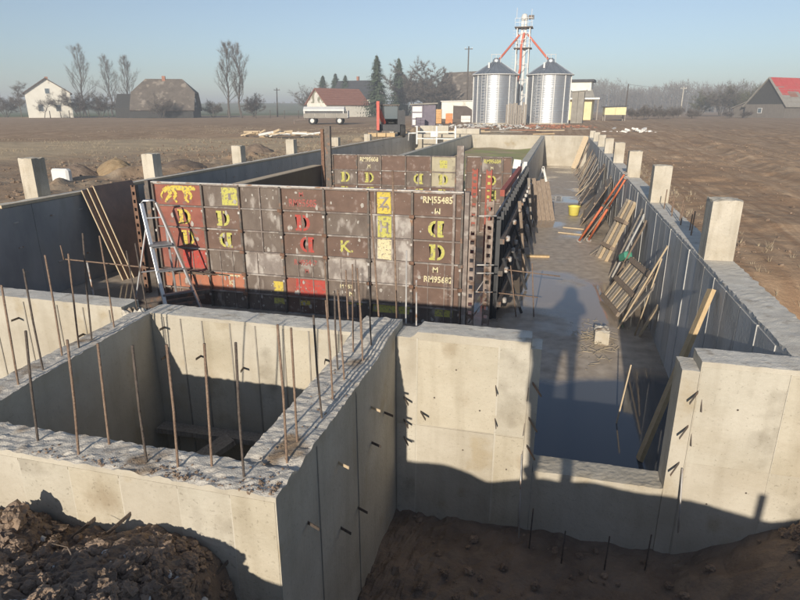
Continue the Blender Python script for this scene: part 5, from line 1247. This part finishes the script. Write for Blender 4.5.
# distant wood: reads as one mass
def far_wood(name, label, segs, seed, hh):
    rnd = random.Random(seed); mb = MB()
    for (x0,y0,x1,y1,n) in segs:
        for i in range(n):
            f = rnd.random(); x, y = x0+(x1-x0)*f+rnd.gauss(0,3), y0+(y1-y0)*f+rnd.uniform(0,45); h = hh*(.72+.28*fbm(f*9, seed, 0, 3)+.22*rnd.random())
            mb.add([(x-.18,y,G),(x+.18,y,G),(x,y,G+h)], [(0,1,2)])
            for j in range(34):
                z = G+h*rnd.uniform(.12,1.0); r = h*.26*math.sin(math.pi*min(1,max(.12,(z-G)/h*.85+.12)))
                p = Vector((x+rnd.gauss(0,r*.55), y+rnd.gauss(0,r*.5), z)); d = Vector((rnd.gauss(0,.6), rnd.gauss(0,.4), rnd.uniform(.2,1.2))).normalized()*rnd.uniform(1.0,2.6); s = Vector((.085,0,.03))
                mb.add([p-s, p+s, p+d], [(0,1,2)])
    me = bpy.data.meshes.new(name); me.from_pydata(mb.v, [], mb.f); me.materials.append(M['wood_far']); tag(link(name, me), label, 'wood', kind='stuff')
far_wood('far_wood', 'hazy bare wood along the horizon on the right', ((6,300,190,345,1300),(190,345,420,330,600)), 1, 13.5)
far_wood('far_wood', 'low distant wood along the horizon on the left', ((-330,330,-120,420,260),(-420,300,-330,330,120)), 2, 6)
# green rise beyond the left field
def hill():
    V = []; nx, ny = 40, 14
    for j in range(ny):
        for i in range(nx):
            x = -420+400*i/(nx-1); y = 170+260*j/(ny-1); f = j/(ny-1)
            V.append((x, y, -.6 + 5.6*sstep(0,1,f)*sstep(-30,-140,x) + .4*fbm(x*.02, y*.02, 1)))
    F = [(j*nx+i, j*nx+i+1, (j+1)*nx+i+1, (j+1)*nx+i) for j in range(ny-1) for i in range(nx-1)]
    mat('hill_green', (.125,.135,.06), (.185,.185,.085), .95, .03, c3=(.22,.19,.11), s3=.02, t3=.62)
    me = bpy.data.meshes.new('hill'); me.from_pydata(V, [], F); me.materials.append(M['hill_green']); me.polygons.foreach_set('use_smooth', [True]*len(F)); tag(link('hill', me), kind='structure')
hill()

def dry_grass():
    rnd = random.Random(17); mb = MB()
    def tuft(x, y, h, z):
        for b in range(6):
            a = rnd.random()*6.28; d = Vector((math.cos(a), math.sin(a), 0)); p = Vector((x, y, z)) + d*rnd.random()*.05; sd = Vector((-d.y, d.x, 0))*.004
            mb.add([p-sd, p+sd, p + d*h*rnd.uniform(.2,.7) + Vector((0,0,h*rnd.uniform(.5,1)))], [(0,1,2)])
    n = 0
    while n < 2600:
        x = -10.9 - 26*rnd.random()**1.5; y = 9 + 50*rnd.random()
        if mn.noise(Vector((x*.22, y*.22, 31))) < .08: continue
        tuft(x, y, rnd.uniform(.06,.2), field_h(x, y)); n += 1
    for i in range(320):
        y = 7 + 34*rnd.random(); x = 2.35 + abs(rnd.gauss(0,.35)); tuft(x, y, rnd.uniform(.04,.14), field_h(x, y))
    me = bpy.data.meshes.new('dry_grass'); me.from_pydata(mb.v, [], mb.f); me.materials.append(M['straw']); tag(link('dry_grass', me), 'dry grass tufts scattered on the bare soil beside the walls', 'grass', kind='stuff')
dry_grass()
wr = [(11.2,119.2,5.8)] + [(11.2+17.3*f, 119.2+46.9*f, 5.8+.9*f-1.2*f*(1-f)) for f in (.25,.5,.75)] + [(28.5,166.1,6.4)]
tag(MB().tube(wr, .025, 4).build('overhead_wire', M['steel_dark']), 'thin overhead wire between the dark pole and the pale pole on the right', 'wire')

# ---------------------------------------------------------------- the photographer, standing on the heap behind the lens
def person():
    fz = heap_h(0, -.38) + .02; X0, Yp = -.09, -.36
    J = {'pelvis':(0,0,.93,.155),'belly':(0,.0,1.08,.165),'chest':(0,-.01,1.30,.185),'neckb':(0,-.01,1.47,.09),'neck':(0,.0,1.53,.065),'head':(0,.02,1.63,.105),'top':(0,.01,1.76,.085),
         'shL':(-.19,-.01,1.43,.085),'elL':(-.30,.10,1.22,.062),'wrL':(-.085,.27,1.48,.036),'hnL':(-.055,.30,1.54,.034),'shR':(.19,-.01,1.43,.085),'elR':(.30,.10,1.22,.062),'wrR':(.085,.27,1.48,.036),'hnR':(.055,.30,1.54,.034),
         'hiL':(-.11,0,.86,.115),'knL':(-.12,.03,.49,.075),'anL':(-.13,.0,.09,.052),'toL':(-.15,.16,.04,.045),'hiR':(.11,0,.86,.115),'knR':(.13,.03,.49,.075),'anR':(.15,.0,.09,.052),'toR':(.17,.16,.04,.045),
         'hemL':(-.10,0,.80,.13),'hemR':(.10,0,.80,.13)}
    E_ = [('pelvis','belly'),('belly','chest'),('chest','neckb'),('neckb','neck'),('neck','head'),('head','top'),('chest','shL'),('shL','elL'),('elL','wrL'),('wrL','hnL'),('chest','shR'),('shR','elR'),('elR','wrR'),('wrR','hnR'),
          ('pelvis','hiL'),('hiL','knL'),('knL','anL'),('anL','toL'),('pelvis','hiR'),('hiR','knR'),('knR','anR'),('anR','toR')]
    names = [k for k in J if not k.startswith('hem')]; idx = {k: i for i, k in enumerate(names)}
    t = thing('person', (X0, Yp, fz), 'photographer in dark jacket on the heap, seen only by a long shadow', 'person')
    me = bpy.data.meshes.new('body'); me.from_pydata([(J[k][0]+X0, J[k][1]+Yp, J[k][2]+fz) for k in names], [(idx[a], idx[b]) for a, b in E_], [])
    o = link('body', me, t); me.materials.append(M['jacket']); md = o.modifiers.new('skin', 'SKIN'); sv = me.skin_vertices[0].data
    for k in names: sv[idx[k]].radius = (J[k][3], J[k][3]*(.72 if k in ('pelvis','belly','chest') else 1)); sv[idx[k]].use_root = (k == 'pelvis')
    o.modifiers.new('sub', 'SUBSURF').levels = 2
    def P(x, y, z): return (X0+x, Yp+y, fz+z)
    MB().lathe([(.22,fz+.72),(.225,fz+.85),(.205,fz+1.05),(.235,fz+1.28),(.21,fz+1.42),(.12,fz+1.50)], 20, (X0, Yp)).build('jacket', M['jacket'], t, smooth=True)
    mb = MB().lathe([(.02,fz+1.82),(.08,fz+1.80),(.135,fz+1.72),(.15,fz+1.60),(.16,fz+1.48)], 18, (X0, Yp-.01)); mb.build('hood', M['jacket'], t, smooth=True)
    f = MB().lathe([(.01,-.105),(.06,-.09),(.078,-.03),(.08,.03),(.06,.08),(.01,.095)], 14); f.v = [(X0+x, Yp+.055+y*.9, fz+1.63+z) for x, y, z in f.v]; f.build('face', M['skin'], t, smooth=True)
    MB().obox(P(0,.13,1.645), P(0,.155,1.60), .026, .02).build('nose', M['skin'], t, bevel=.006)
    for s in (-1, 1):
        MB().obox(P(s*.045,.118,1.65), P(s*.02,.122,1.65), .012, .01).build('eye', M['white_paint'], t)
        MB().obox(P(s*.088,.03,1.62), P(s*.092,.03,1.67), .03, .015).build('ear', M['skin'], t)
        MB().obox(P(s*.14,-.07,.03), P(s*.16,.19,.03), .10, .07).build('boot', M['boot'], t, bevel=.02)
        for k in range(4): MB().tube([P(s*.06,.30,1.53+.018*k), P(s*.085,.325,1.535+.018*k), P(s*.070,.342,1.54+.018*k)], .009, 6, .007).build('finger', M['skin'], t, smooth=True)
        MB().tube([P(s*.055,.28,1.53), P(s*.04,.285,1.56), P(s*.03,.29,1.575)], .010, 6, .008).build('thumb', M['skin'], t, smooth=True)
    MB().obox(P(-.03,.12,1.575), P(.03,.12,1.575), .01, .008).build('mouth', M['paint_dullred'], t)
    ph = MB().box(X0-.075, Yp+.318, fz+1.535, X0+.075, Yp+.327, fz+1.61).build('phone', M['machine_dark']); tag(ph, 'dark phone held up in both hands by the photographer', 'phone')
person()
st = MB().obox((1.50,-.55,.0), (1.51,-.56,.45), .06, .05, (0,1,0)).build('wooden_stake', M['wood_brown']); tag(st, 'short wooden stake on the heap, its shadow on the right end wall', 'stake')

# ---------------------------------------------------------------- haze
def haze():
    m = bpy.data.materials.new('haze'); m.use_nodes = True; t = m.node_tree; t.nodes.remove(t.nodes['Principled BSDF'])
    v = t.nodes.new('ShaderNodeVolumePrincipled'); v.inputs['Color'].default_value = (.82,.88,.95,1); v.inputs['Density'].default_value = .0019; v.inputs['Anisotropy'].default_value = .0
    t.links.new(v.outputs[0], t.nodes['Material Output'].inputs['Volume']); M['haze'] = m
    tag(box('haze', m, None, -1900, -90, -4, 1900, 3100, 18), 'thin pale haze over the fields', 'haze', kind='stuff')
haze()
